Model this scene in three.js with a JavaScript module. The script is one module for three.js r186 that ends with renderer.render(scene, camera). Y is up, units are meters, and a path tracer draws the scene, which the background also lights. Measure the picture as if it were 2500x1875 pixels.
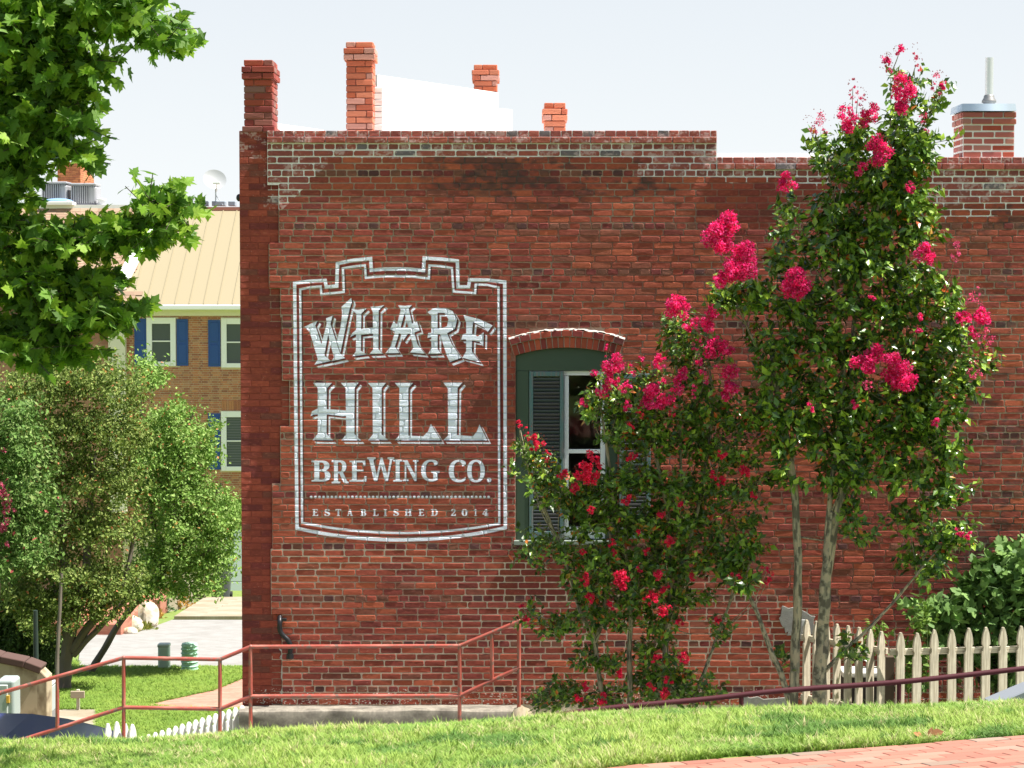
import * as THREE from 'three';
import { mergeGeometries } from 'three/addons/utils/BufferGeometryUtils.js';
import { RoundedBoxGeometry } from 'three/addons/geometries/RoundedBoxGeometry.js';

// ---------------------------------------------------------------- camera, sky, sun, exposure
const PW = 2500, PH = 1875, FOCAL = 5170, EYE_Z = 22;
const PITCH_DOWN = Math.atan((PH / 2 - 700) / FOCAL);
const cosP = Math.cos(PITCH_DOWN), sinP = Math.sin(PITCH_DOWN);
const rayY = (py) => -sinP * FOCAL + cosP * (PH / 2 - py), rayZ = (py) => -cosP * FOCAL - sinP * (PH / 2 - py);
const EYE_Y = EYE_Z / rayZ(1722) * rayY(1722);
const scene = new THREE.Scene();
const camera = new THREE.PerspectiveCamera(2 * Math.atan(PH / 2 / FOCAL) * 180 / Math.PI, PW / PH, 0.5, 1500);
camera.position.set(0, EYE_Y, EYE_Z);
camera.rotation.x = -PITCH_DOWN;
const renderer = new THREE.WebGLRenderer({ antialias: true });
renderer.toneMapping = THREE.LinearToneMapping;
renderer.toneMappingExposure = 2.35;
renderer.shadowMap.enabled = true;
{ // hazy summer sky: pale at the horizon, blue overhead, the same all round
  const w = 64, h = 128, d = new Float32Array(w * h * 4);
  for (let r = 0; r < h; r++) {
    const e = ((r + 0.5) / h - 0.5) * 180, k = Math.exp(-Math.max(0, e) / 26);
    const c = e < 0 ? [0.2, 0.2, 0.18] : [0.150 + 0.272 * k, 0.206 + 0.230 * k, 0.305 + 0.128 * k];
    for (let x = 0; x < w; x++) d.set([...c, 1], (r * w + x) * 4);
  }
  const t = new THREE.DataTexture(d, w, h, THREE.RGBAFormat, THREE.FloatType);
  t.mapping = THREE.EquirectangularReflectionMapping; t.magFilter = THREE.LinearFilter; t.needsUpdate = true;
  scene.background = t; scene.environment = t;
}
const SUN = new THREE.Vector3(Math.cos(1.09) * Math.cos(0.115), Math.sin(1.09), Math.cos(1.09) * Math.sin(0.115));
const sun = new THREE.DirectionalLight(new THREE.Color(1, 0.955, 0.88), 5);
sun.position.copy(SUN).multiplyScalar(80); sun.castShadow = true;
Object.assign(sun.shadow.camera, { left: -40, right: 40, top: 40, bottom: -40, near: 1, far: 200 });
sun.shadow.mapSize.set(4096, 4096);
scene.add(sun, sun.target);

// ---------------------------------------------------------------- helpers
const V = (x, y, z) => new THREE.Vector3(x, y, z);
// a point of the photographed place at distance z from the mural wall, measured on the photograph
const survey = (px, py, z) => { const t = (z - EYE_Z) / rayZ(py); return V(t * (px - PW / 2), EYE_Y + t * rayY(py), z); };
function rng(seed) { let a = seed >>> 0; return () => { a = (a + 0x6D2B79F5) | 0; let t = Math.imul(a ^ (a >>> 15), 1 | a); t = (t + Math.imul(t ^ (t >>> 7), 61 | t)) ^ t; return ((t ^ (t >>> 14)) >>> 0) / 4294967296; }; }
const hash = (x, y) => { let h = Math.imul(x | 0, 374761393) + Math.imul(y | 0, 668265263) | 0; h = Math.imul(h ^ (h >>> 13), 1274126177); return ((h ^ (h >>> 16)) >>> 0) / 4294967296; };
function noise(x, y) {
  const xi = Math.floor(x), yi = Math.floor(y), fx = x - xi, fy = y - yi, u = fx * fx * (3 - 2 * fx), v = fy * fy * (3 - 2 * fy);
  const a = hash(xi, yi), b = hash(xi + 1, yi), c = hash(xi, yi + 1), e = hash(xi + 1, yi + 1);
  return a + (b - a) * u + (c - a) * v + (a - b - c + e) * u * v;
}
const fbm = (x, y, n = 4) => { let s = 0, a = 0.5, t = 0; for (let i = 0; i < n; i++) { s += a * noise(x, y); t += a; a *= 0.5; x = x * 2.03 + 17.1; y = y * 2.03 + 9.7; } return s / t; };
const clamp = (x, a = 0, b = 1) => Math.min(b, Math.max(a, x));
const smooth = (a, b, x) => { const t = clamp((x - a) / (b - a)); return t * t * (3 - 2 * t); };
const lerp = (a, b, t) => a + (b - a) * t;
const toS = (c) => Math.round(255 * clamp(c <= 0.0031308 ? 12.92 * c : 1.055 * Math.pow(c, 1 / 2.4) - 0.055));
const taken = new Map();
const numbered = (n) => { const k = taken.get(n) ?? 0; taken.set(n, k + 1); return k ? `${n}_${String(k).padStart(3, '0')}` : n; };
function place(o, name, parent = scene) { o.name = parent === scene ? numbered(name) : name; parent.add(o); o.traverse((c) => { c.castShadow = true; c.receiveShadow = true; }); return o; }
const mesh = (name, g, m, parent = scene) => place(new THREE.Mesh(g, m), name, parent);
const tag = (o, label, category, group, kind) => { o.userData.label = label; if (category) o.userData.category = category; if (group) o.userData.group = group; if (kind) o.userData.kind = kind; return o; };
const structure = (o, label) => { o.userData.kind = 'structure'; o.userData.label = label; return o; };
const thing = (name, label, category, at = V(0, 0, 0), group) => { const o = new THREE.Group(); o.position.copy(at); place(o, name); return tag(o, label, category, group); };
const part = (name, parent) => place(new THREE.Group(), name, parent);
const std = (rgb, roughness = 0.9, extra = {}) => new THREE.MeshStandardMaterial({ color: new THREE.Color().setRGB(...rgb), roughness, ...extra });
const phys = (rgb, roughness = 0.9, extra = {}) => new THREE.MeshPhysicalMaterial({ color: new THREE.Color().setRGB(...rgb), roughness, ...extra });
const box = (x0, x1, y0, y1, z0, z1) => new THREE.BoxGeometry(x1 - x0, y1 - y0, z1 - z0).translate((x0 + x1) / 2, (y0 + y1) / 2, (z0 + z1) / 2);
const rbox = (x0, x1, y0, y1, z0, z1, r = 0.01) => new RoundedBoxGeometry(x1 - x0, y1 - y0, z1 - z0, 2, r).translate((x0 + x1) / 2, (y0 + y1) / 2, (z0 + z1) / 2);
function tex(w, h, fn, srgb = true, rep) { // fn(x, y) -> linear rgb or one value
  const d = new Uint8Array(w * h * 4);
  for (let y = 0; y < h; y++) for (let x = 0; x < w; x++) {
    const c = fn(x, y), o = (y * w + x) * 4;
    if (srgb) { d[o] = toS(c[0]); d[o + 1] = toS(c[1]); d[o + 2] = toS(c[2]); } else d[o] = d[o + 1] = d[o + 2] = 255 * clamp(c);
    d[o + 3] = 255;
  }
  const t = new THREE.DataTexture(d, w, h); t.magFilter = THREE.LinearFilter; t.minFilter = THREE.LinearMipmapLinearFilter; t.generateMipmaps = true;
  t.wrapS = t.wrapT = THREE.RepeatWrapping; if (srgb) t.colorSpace = THREE.SRGBColorSpace;
  if (rep) t.repeat.set(...rep); t.needsUpdate = true; return t;
}
function limb(pts, r0, r1, sides = 7, wob = 0.12, seed = 1) { // tapered branch
  const curve = new THREE.CatmullRomCurve3(pts), n = Math.max(4, pts.length * 4), g = new THREE.TubeGeometry(curve, n, 1, sides, false), p = g.attributes.position, R = rng(seed);
  const ph = R() * 9;
  for (let i = 0; i <= n; i++) {
    const c = curve.getPointAt(i / n), rr = lerp(r0, r1, Math.pow(i / n, 0.8));
    for (let j = 0; j <= sides; j++) {
      const k = i * (sides + 1) + j, s = rr * (1 + wob * Math.sin(ph + i * 1.3 + (j % sides) * 2.1));
      p.setXYZ(k, c.x + (p.getX(k) - c.x) * s, c.y + (p.getY(k) - c.y) * s, c.z + (p.getZ(k) - c.z) * s);
    }
  }
  g.computeVertexNormals(); return g;
}
const tube = (a, b, r, sides = 12) => { const d = b.clone().sub(a), g = new THREE.CylinderGeometry(r, r, d.length(), sides), uv = g.attributes.uv; for (let i = 0; i < uv.count; i++) uv.setXY(i, uv.getX(i), uv.getY(i) * d.length() * 0.8 + a.x); g.applyQuaternion(new THREE.Quaternion().setFromUnitVectors(V(0, 1, 0), d.clone().normalize())); return g.translate((a.x + b.x) / 2, (a.y + b.y) / 2, (a.z + b.z) / 2); };
class Buf { // triangles with vertex colour and uv
  constructor() { this.p = []; this.c = []; this.uv = []; }
  tri(a, b, c, col, uv) { this.p.push(...a, ...b, ...c); if (col) this.c.push(...col, ...col, ...col); if (uv) this.uv.push(...uv(a), ...uv(b), ...uv(c)); }
  geo() {
    const g = new THREE.BufferGeometry(); g.setAttribute('position', new THREE.Float32BufferAttribute(this.p, 3));
    if (this.c.length) g.setAttribute('color', new THREE.Float32BufferAttribute(this.c, 3));
    if (this.uv.length) g.setAttribute('uv', new THREE.Float32BufferAttribute(this.uv, 2));
    return g;
  }
}
// the first 300 pieces as meshes of their own, the rest joined as stuff
function pieces(parent, name, geos, mat, most = 300) {
  const mats = Array.isArray(mat) ? mat : [mat];
  geos.slice(0, most).forEach((g, i) => mesh(name, g, mats[i % mats.length], parent));
  if (geos.length > most) mesh(name + '_mass', mergeGeometries(geos.slice(most)), mats[0], parent).userData.kind = 'stuff';
}
// one worn brick with rounded corners and arrises, face towards +z, sides sunk into the mortar
function brick(x0, x1, y0, y1, zf, depth, R, { col, uv, cut = 0.009, bevel = 0.0045, rough = 1, turn } = {}) {
  const b = new Buf(), xc = (x0 + x1) / 2, yc = (y0 + y1) / 2, j = () => (R() - 0.5) * 0.003 * rough;
  const tx = (R() - 0.5) * 0.03 * rough, ty = (R() - 0.5) * 0.05 * rough, c = () => cut * (0.4 + 0.9 * R());
  const c1 = c(), c2 = c(), c3 = c(), c4 = c();
  const o = [[x0 + c1, y0], [x1 - c2, y0], [x1, y0 + c2], [x1, y1 - c3], [x1 - c3, y1], [x0 + c4, y1], [x0, y1 - c4], [x0, y0 + c1]].map(([x, y]) => [x + j(), y + j()]);
  const T = turn ?? ((q) => q);
  const ring = (inset, z) => o.map(([x, y]) => [x - Math.sign(x - xc) * inset, y - Math.sign(y - yc) * inset, z + (inset ? tx * (x - xc) + ty * (y - yc) + j() * 0.4 : 0)]);
  const f = ring(bevel, zf).map(T), m = ring(0, zf - bevel).map(T), k = ring(0, zf - depth).map(T), mid = T([xc + j() * 8, yc + j() * 2, zf + j() * 0.8]);
  for (let i = 0; i < 8; i++) {
    const n = (i + 1) % 8;
    b.tri(f[i], f[n], mid, col, uv);
    b.tri(m[i], m[n], f[n], col, uv); b.tri(m[i], f[n], f[i], col, uv);
    b.tri(k[i], k[n], m[n], col, uv); b.tri(k[i], m[n], m[i], col, uv);
  }
  return b.geo();
}
const mul = (c, k) => [c[0] * k, c[1] * k, c[2] * k];
const mix3 = (a, b, t) => [lerp(a[0], b[0], t), lerp(a[1], b[1], t), lerp(a[2], b[2], t)];

// ---------------------------------------------------------------- ground
const crestPx = [[-900, 1815], [0, 1806], [300, 1806], [600, 1783], [1000, 1765], [1250, 1753], [1500, 1734], [2000, 1723], [2500, 1708], [3400, 1680]].map(([px, py]) => survey(px, py, 9.5));
function crest(x) { const c = crestPx; if (x <= c[0].x) return c[0].y; for (let i = 1; i < c.length; i++) if (x <= c[i].x) return lerp(c[i - 1].y, c[i].y, (x - c[i - 1].x) / (c[i].x - c[i - 1].x)); return c.at(-1).y; }
const farPlane = (z) => { const d = EYE_Z - z; return -2 - 0.09 * clamp(d - 30, -8, 46); };
function terrain(x, z) {
  const lawn = crest(x) - 0.045 + 0.08 * Math.min(z - 9.5, 4);
  const leftDrop = smooth(-2.6, -6.2, x), near = lerp(-0.42, -1.9, leftDrop);
  const mid = lerp(farPlane(z), near, smooth(-3, 0.2, z));
  if (z >= 9.5) return lawn;
  return lerp(mid, lawn - 0.16 * (9.5 - z), smooth(3.5, 9.0, z));
}
const farSpot = (px, py, lift = 0) => { // where a sight line meets the slope beyond the building
  const s = (-rayY(py)) / (-rayZ(py)); const d = (EYE_Y + 2 - 2.7 - lift) / (s - 0.09); const p = survey(px, py, EYE_Z - d); return p;
};
const grassMap = tex(256, 256, (x, y) => { const n = fbm(x / 9, y / 9, 4), m = fbm(x / 40 + 7, y / 40, 3); return mix3([0.10, 0.16, 0.025], [0.20, 0.26, 0.055], clamp(n * 0.8 + m * 0.5 - 0.15)); });
{
  const ax = [], az = [];
  for (let x = -400; x < -40; x += 40) ax.push(x); for (let x = -40; x < -10; x += 2) ax.push(x); for (let x = -10; x < 8; x += 0.25) ax.push(x); for (let x = 8; x < 40; x += 2) ax.push(x); for (let x = 40; x <= 400; x += 40) ax.push(x);
  for (let z = -700; z < -80; z += 40) az.push(z); for (let z = -80; z < -4; z += 1) az.push(z); for (let z = -4; z < 14; z += 0.25) az.push(z); for (let z = 14; z <= 60; z += 4) az.push(z);
  const p = [], uv = [], ix = [];
  for (const z of az) for (const x of ax) { p.push(x, terrain(x, z), z); uv.push(x / 1.7, z / 1.7); }
  for (let i = 0; i < az.length - 1; i++) for (let j = 0; j < ax.length - 1; j++) { const a = i * ax.length + j, b = a + ax.length; ix.push(a, b, a + 1, b, b + 1, a + 1); }
  const g = new THREE.BufferGeometry(); g.setAttribute('position', new THREE.Float32BufferAttribute(p, 3)); g.setAttribute('uv', new THREE.Float32BufferAttribute(uv, 2)); g.setIndex(ix); g.computeVertexNormals();
  structure(mesh('ground', g, new THREE.MeshStandardMaterial({ map: grassMap, roughness: 1, bumpMap: tex(128, 128, (x, y) => fbm(x / 4, y / 4, 3), false), bumpScale: 0.02 })), 'sloping grass ground under the whole place');
}
function sheet(name, label, pts, lift, mat, thick = 0.15) { // a slab laid on the slope beyond the building
  const up = pts.map((p) => [p.x, p.z]), s = new THREE.Shape(up.map(([x, z]) => new THREE.Vector2(x, -z)));
  const g = new THREE.ExtrudeGeometry(s, { depth: thick, bevelEnabled: false }); const q = g.attributes.position, uv = g.attributes.uv;
  for (let i = 0; i < q.count; i++) { const x = q.getX(i), z = -q.getY(i), h = q.getZ(i); q.setXYZ(i, x, farPlane(z) + lift - thick + h, z); uv.setXY(i, x / 2, z / 2); }
  g.computeVertexNormals(); return structure(mesh(name, g, mat), label);
}
const concreteMap = tex(512, 512, (x, y) => { const n = fbm(x / 60, y / 60, 5), s = fbm(x / 3, y / 3, 2); return mul(mix3([0.22, 0.208, 0.19], [0.285, 0.275, 0.258], clamp(n * 1.5 - 0.25)), 0.86 + 0.28 * s); });
const concrete = new THREE.MeshStandardMaterial({ map: concreteMap, roughness: 0.9 });
const tanMap = tex(256, 256, (x, y) => mul(mix3([0.24, 0.195, 0.125], [0.34, 0.30, 0.23], clamp(fbm(x / 50, y / 50, 4) * 1.5 - 0.25)), 0.88 + 0.24 * fbm(x / 3, y / 3, 2)));
const tanConcrete = new THREE.MeshStandardMaterial({ map: tanMap, roughness: 0.9 });
const paleBrickMap = tex(256, 256, (x, y) => { const row = Math.floor(y / 10), bx = Math.floor((x + (row % 2) * 13) / 26); return mul(mix3([0.33, 0.155, 0.105], [0.42, 0.23, 0.165], hash(bx, row)), 0.85 + 0.3 * fbm(x / 5, y / 5, 3)); });
const paleBrick = new THREE.MeshStandardMaterial({ map: paleBrickMap, roughness: 0.95 });
sheet('driveway', 'pale concrete driveway leading down to the garage', [farSpot(640, 1632), farSpot(190, 1632), farSpot(200, 1553), farSpot(330, 1549), farSpot(420, 1516), farSpot(640, 1516)], 0.03, concrete);
sheet('driveway_apron', 'tan upper driveway slab in front of the garage', [farSpot(640, 1514), farSpot(425, 1514), farSpot(500, 1466), farSpot(660, 1464)], 0.10, tanConcrete, 0.2);
sheet('walkway', 'pinkish brick walkway curving past the far lawn', [farSpot(640, 1655), farSpot(590, 1662), farSpot(520, 1690), farSpot(400, 1716), farSpot(360, 1726), farSpot(440, 1734), farSpot(640, 1738)], 0.03, paleBrick);
sheet('path', 'tan concrete path below the retaining wall', [farSpot(240, 1736), farSpot(40, 1738), farSpot(-80, 1790), farSpot(230, 1792), farSpot(238, 1760)], 0.03, tanConcrete);

{ // grey concrete walk between the wall and the lawn bank, reached by the railed ramp
  const p = [], uv = [], ix = [], nx = 60, nz = 16;
  for (let i = 0; i <= nz; i++) for (let j = 0; j <= nx; j++) { const x = lerp(-6.4, 9, j / nx), z = lerp(0.3, 4.6, i / nz); p.push(x, terrain(x, z) + 0.02, z); uv.push(x / 2, z / 2); }
  for (let i = 0; i < nz; i++) for (let j = 0; j < nx; j++) { const a = i * (nx + 1) + j, b = a + nx + 1; ix.push(a, b, a + 1, b, b + 1, a + 1); }
  const g = new THREE.BufferGeometry(); g.setAttribute('position', new THREE.Float32BufferAttribute(p, 3)); g.setAttribute('uv', new THREE.Float32BufferAttribute(uv, 2)); g.setIndex(ix); g.computeVertexNormals();
  structure(mesh('sidewalk', g, concrete), 'concrete walk along the foot of the brick wall');
}
// ---------------------------------------------------------------- the mural wall: measures
const WX = (px, py = 1000) => survey(px, py, 0).x, WY = (py) => survey(1250, py, 0).y;
const TOP = WY(318), COURSES = 88, CP = TOP / COURSES, XL = WX(586), WW = 9.2, XR = XL + WW, XS = WX(1750, 350), LOWTOP = COURSES - 4;
const TW = 2048, H0 = -0.03, HH = TOP + 0.06 - H0, TH = Math.round(TW * HH / WW);
const tX = (x) => (x - XL) / WW * TW, tY = (y) => (1 - (y - H0) / HH) * TH;
const pilasterEdges = [[318, 452, 652], [452, 596, 680], [596, 700, 656], [700, 775, 684], [775, 930, 688], [930, 1040, 706], [1040, 1180, 684], [1180, 1340, 664], [1340, 1500, 661], [1500, 1800, 688]];
const edgeAt = (y) => { for (const [a, b, px] of pilasterEdges) if (y <= WY(a) + 1e-6 && y > WY(b)) return WX(px, (a + b) / 2); return WX(660); };
const headerRows = new Set([328, 356, 420, 547, 661, 792, 938, 1070, 1204, 1335, 1467, 1568, 1684].map((py) => Math.floor(WY(py) / CP)));
// window opening with a segmental arch
const O = { x0: WX(1259, 1000), x1: WX(1508, 1000), y0: WY(1320), spring: WY(868), crown: WY(849) };
O.xc = (O.x0 + O.x1) / 2; O.half = (O.x1 - O.x0) / 2; O.rise = O.crown - O.spring; O.r = (O.half ** 2 + O.rise ** 2) / (2 * O.rise); O.yc = O.crown - O.r;
const R_HOOD = O.r + 0.188;
const hoodHalf = (y) => { const q = R_HOOD ** 2 - (y - O.yc) ** 2; return q > 0 ? Math.min(Math.sqrt(q), O.half + 0.045) : 0; };

// ---------------------------------------------------------------- the painted mural
const paint = document.createElement('canvas'); paint.width = TW; paint.height = TH;
{
  const g = paint.getContext('2d'), WHITE = '#e8edf9', DARK = 'rgba(48,28,32,0.85)', RED = 'rgba(110,34,32,0.9)';
  const at = (zx, zy) => { const s = survey(660 + zx / 3.456, 600 + zy / 3.456, 0); return [tX(s.x), tY(s.y)]; };
  const unit = (at(1000, 500)[0] - at(900, 500)[0]) / 100; // texels per tracing unit
  const lowered = (list) => list.map(([x, y]) => [x, y + 1037]);
  const trace = (pts, close = true) => { pts.forEach(([x, y], i) => { const q = at(x, y); i ? g.lineTo(...q) : g.moveTo(...q); }); if (close) g.closePath(); };
  const letters = [
    [[[285, 685], [345, 655], [400, 632], [378, 672], [400, 730], [462, 930], [512, 972], [372, 1003], [400, 958], [330, 720]], [[425, 850], [454, 930], [498, 700], [525, 590], [470, 612], [480, 640]], [[470, 612], [525, 590], [502, 640], [588, 905], [632, 948], [514, 975], [537, 942], [498, 800], [480, 690]], [[558, 800], [592, 905], [650, 620], [668, 540], [690, 470], [682, 440], [600, 515], [606, 575], [590, 700]]],
    [[[680, 535], [740, 540], [812, 528], [768, 572], [765, 885], [812, 918], [692, 932], [722, 890], [725, 575]], [[845, 515], [905, 512], [962, 500], [915, 545], [912, 870], [950, 912], [835, 915], [868, 875], [865, 560]], [[672, 772], [690, 738], [725, 708], [868, 690], [868, 742], [765, 752], [715, 750]]],
    [[[1078, 502], [1135, 506], [1195, 500], [1168, 530], [1205, 690], [1242, 830], [1305, 912], [1180, 900], [1207, 860], [1165, 690], [1132, 570], [1075, 780], [1052, 850], [1090, 905], [970, 908], [1015, 850], [1060, 700], [1100, 540]], [[1010, 705], [1042, 630], [1058, 655], [1105, 690], [1165, 690], [1205, 650], [1238, 640], [1262, 715], [1200, 735], [1160, 745], [1122, 800], [1100, 745], [1050, 725]]],
    [[[1325, 560], [1370, 530], [1420, 524], [1480, 526], [1540, 552], [1576, 620], [1558, 700], [1492, 738], [1532, 830], [1612, 945], [1515, 982], [1490, 930], [1432, 748], [1412, 748], [1412, 870], [1442, 912], [1330, 914], [1358, 870], [1358, 590]], [[1325, 778], [1332, 735], [1412, 730], [1412, 760]], 'hole', [[1412, 566], [1470, 568], [1502, 620], [1490, 680], [1450, 694], [1412, 696]]],
    [[[1630, 585], [1690, 600], [1760, 618], [1822, 645], [1876, 672], [1834, 728], [1800, 690], [1712, 645], [1702, 742], [1750, 765], [1800, 730], [1797, 850], [1765, 812], [1702, 800], [1702, 890], [1770, 985], [1620, 945], [1652, 890], [1652, 650]], [[1608, 792], [1626, 745], [1660, 738], [1660, 790]]],
    [lowered([[360, 120], [520, 120], [478, 165], [475, 550], [530, 605], [355, 602], [400, 550], [400, 165]]), lowered([[595, 120], [745, 118], [712, 162], [710, 550], [765, 605], [600, 603], [640, 555], [635, 165]]), lowered([[340, 400], [350, 360], [400, 335], [470, 340], [640, 352], [682, 348], [700, 388], [610, 402], [470, 386], [400, 386], [368, 388]])],
    [lowered([[820, 120], [975, 120], [940, 165], [940, 555], [995, 603], [825, 603], [865, 555], [862, 165]])],
    [lowered([[1050, 120], [1205, 120], [1165, 165], [1165, 565], [1290, 570], [1330, 530], [1355, 465], [1378, 505], [1440, 605], [1050, 603], [1090, 560], [1088, 165]])],
    [lowered([[1460, 118], [1620, 118], [1580, 165], [1575, 560], [1710, 570], [1742, 530], [1765, 470], [1832, 605], [1460, 603], [1500, 565], [1498, 170]])],
  ];
  const fillLetter = (polys) => { const cut = polys.indexOf('hole'), solid = cut < 0 ? polys : polys.slice(0, cut); for (const p of solid) { g.beginPath(); trace(p); if (cut > 0 && p === solid[0]) for (const h of polys.slice(cut + 1)) trace([...h].reverse()); g.fill('evenodd'); } };
  const sweep = (from, to, style, op = 'source-over') => { g.globalCompositeOperation = op; g.fillStyle = style; for (const l of letters) for (let s = from; s <= to; s += 2) { g.save(); g.translate(s * unit, s * unit); fillLetter(l); g.restore(); } g.globalCompositeOperation = 'source-over'; };
  sweep(18, 30, WHITE); sweep(0, 17, '#000', 'destination-out'); sweep(4, 8, DARK); sweep(0, 0, WHITE);
  // frame lines
  const outer = [[205, 315], [330, 300], [462, 293], [472, 348], [560, 340], [566, 150], [700, 122], [846, 108], [852, 206], [960, 197], [1060, 195], [1180, 198], [1292, 208], [1298, 104], [1440, 112], [1578, 128], [1584, 348], [1672, 346], [1682, 288], [1830, 290], [1978, 306]];
  const inner = [[252, 368], [340, 350], [425, 342], [430, 410], [620, 390], [612, 190], [700, 176], [798, 165], [806, 270], [930, 258], [1070, 256], [1200, 260], [1338, 276], [1342, 166], [1440, 172], [1532, 188], [1546, 386], [1728, 400], [1732, 326], [1830, 330], [1925, 352]];
  const closeLow = (p, xl, yl, xr, yr, dip) => { g.beginPath(); const s = at(xl, yl + 1037); g.moveTo(...s); for (const q of p) g.lineTo(...at(...q)); g.lineTo(...at(xr, yr + 1037)); const c1 = at(xr - 560, dip + 1037), c2 = at(xl + 560, dip + 1037), e = at(xl, yl + 1037); g.bezierCurveTo(...c1, ...c2, ...e); g.closePath(); g.lineJoin = 'miter'; g.stroke(); };
  g.strokeStyle = DARK; g.lineWidth = 9 * unit; g.save(); g.translate(16 * unit, 2 * unit); closeLow(inner, 268, 1300, 1932, 1308, 1415); g.restore();
  g.strokeStyle = RED; g.lineWidth = 12 * unit; g.save(); g.translate(0, 0); closeLow(outer.map(([x, y]) => [x + (x < 1100 ? 25 : -25), y + 27]), 248, 1330, 1956, 1326, 1440); g.restore();
  g.strokeStyle = WHITE; g.lineWidth = 29 * unit; closeLow(outer, 225, 1346, 1983, 1342, 1478);
  g.lineWidth = 19 * unit; closeLow(inner, 268, 1300, 1932, 1308, 1415);
  // small lettering, each letter fitted to its place on the wall
  const fit = (ch, x0, x1, y0, y1, font) => { g.save(); g.font = font; const m = g.measureText(ch), a = at(x0, y0 + 1037), b = at(x1, y1 + 1037); const w = m.actualBoundingBoxLeft + m.actualBoundingBoxRight, h = m.actualBoundingBoxAscent + m.actualBoundingBoxDescent; g.translate(a[0], b[1]); g.scale((b[0] - a[0]) / w, (b[1] - a[1]) / h); g.fillText(ch, m.actualBoundingBoxLeft, -m.actualBoundingBoxDescent); g.restore(); };
  const small = [['B', 345, 508, 772, 952], ['R', 516, 662, 772, 966], ['E', 666, 814, 772, 952], ['W', 818, 1046, 750, 952], ['I', 1036, 1112, 768, 952], ['N', 1116, 1252, 772, 950], ['G', 1272, 1430, 768, 952], ['C', 1505, 1650, 768, 958], ['O', 1660, 1812, 768, 958], ['.', 1826, 1866, 918, 958]];
  for (const [off, style] of [[6, DARK], [0, WHITE]]) { g.fillStyle = style; for (const [ch, a, b, c, d] of small) fit(ch, a + off, b + off, c + off, d + off, 'bold 100px serif'); }
  g.fillStyle = WHITE;
  const line = [['E', 355], ['S', 455], ['T', 550], ['A', 648], ['B', 760], ['L', 865], ['I', 957, 28], ['S', 1037], ['H', 1135, 58], ['E', 1250], ['D', 1355, 58], ['2', 1525, 40], ['0', 1615], ['1', 1716, 28], ['4', 1790]];
  for (const [ch, x, w = 48] of line) fit(ch, x, x + w, 1186, 1242, 'bold 100px serif');
  for (let i = 0; i < 44; i++) { const q = at(345 + i * 34.8, 1083 + 1037); g.beginPath(); g.arc(q[0], q[1], 11.5 * unit, 0, 7); g.fill(); }
}

// ---------------------------------------------------------------- laying the bricks of the mural wall
const RED = [0.320, 0.057, 0.031], ORANGE = [0.435, 0.100, 0.042], MAROON = [0.195, 0.031, 0.026], BROWN = [0.195, 0.066, 0.040], BLACK = [0.060, 0.034, 0.033], PINK = [0.33, 0.092, 0.078];
const wallBricks = [];
{
  const R = rng(11), J = 0.011;
  const wave = (x, i) => (fbm(x * 0.45, i * 0.35 + 3, 2) - 0.5) * 0.006;
  const add = (x0, x1, i, z, o = {}) => {
    if (x1 - x0 < 0.025) return;
    const w = wave((x0 + x1) / 2, i), top = (x0 < XS ? COURSES : LOWTOP) - i <= 4 && !o.kind, jh = o.tight ? 0.003 : top ? 0.0075 : 0.0050;
    wallBricks.push({ x0: x0 + (o.tight ? 0.0025 : J / 2) , x1: x1 - (o.tight ? 0.0025 : J / 2), y0: i * CP + jh + w, y1: (i + 1) * CP - jh + w, z, i, ...o });
  };
  for (let i = 0; i < COURSES; i++) {
    const y = (i + 0.5) * CP, header = headerRows.has(i), xm = edgeAt(y), end = i >= LOWTOP ? XS : XR;
    // toothed pilaster at the corner, set a little behind the wall
    { let x = XL + 0.0; const o = (i % 2 ? 0.105 : 0.21) * (0.9 + R() * 0.2); let n = x + o; while (x < xm - 0.004) { if (n > xm - 0.05) n = xm - 0.004; add(x, n, i, -0.042 + (R() - 0.5) * 0.003, { tight: true, pil: true }); x = n; n = x + 0.21 * (0.92 + R() * 0.16); } }
    const rows = [[xm, end, header, i === COURSES - 1 ? 'cap' : i === COURSES - 2 ? 'corbel' : '']];
    if (i < LOWTOP && i >= LOWTOP - 3) { rows[0][1] = XS; rows.push([XS, XR, i === LOWTOP - 1 || i === LOWTOP - 3, i === LOWTOP - 1 ? 'cap' : i === LOWTOP - 2 ? 'corbel' : '']); }
    for (const [a, b, hd, kind] of rows) {
      let x = a, first = true;
      while (x < b - 0.01) {
        const len = (hd ? 0.110 : 0.2155) * (0.94 + 0.12 * R());
        let n = x + (first ? len * (i % 2 ? 0.5 : 1) * (0.7 + 0.5 * R()) : len); first = false;
        if (b - n < 0.06) n = b;
        const z = kind === 'corbel' ? 0.034 + (R() - 0.5) * 0.003 : kind === 'cap' ? 0.006 + (R() - 0.5) * 0.004 : (R() - 0.5) * 0.0055;
        // leave out the window and its hood
        let segs = [[x, n]];
        const y0 = i * CP, y1 = y0 + CP;
        const cutAt = (c0, c1) => { segs = segs.flatMap(([p, q]) => (q <= c0 || p >= c1 ? [[p, q]] : [[p, Math.min(q, c0)], [Math.max(p, c1), q]].filter(([s, t]) => t - s > 0.02))); };
        if (y1 > O.y0 + 0.01 && y0 < O.spring) cutAt(O.x0, O.x1);
        const hh = Math.max(hoodHalf(y0 + 0.012), hoodHalf(y1 - 0.012)); if (y1 > O.spring - 0.035 && hh > 0) cutAt(O.xc - hh, O.xc + hh);
        for (const [p, q] of segs) add(p, q, i, z, { header: hd, kind });
        x = n;
      }
    }
  }
}
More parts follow.
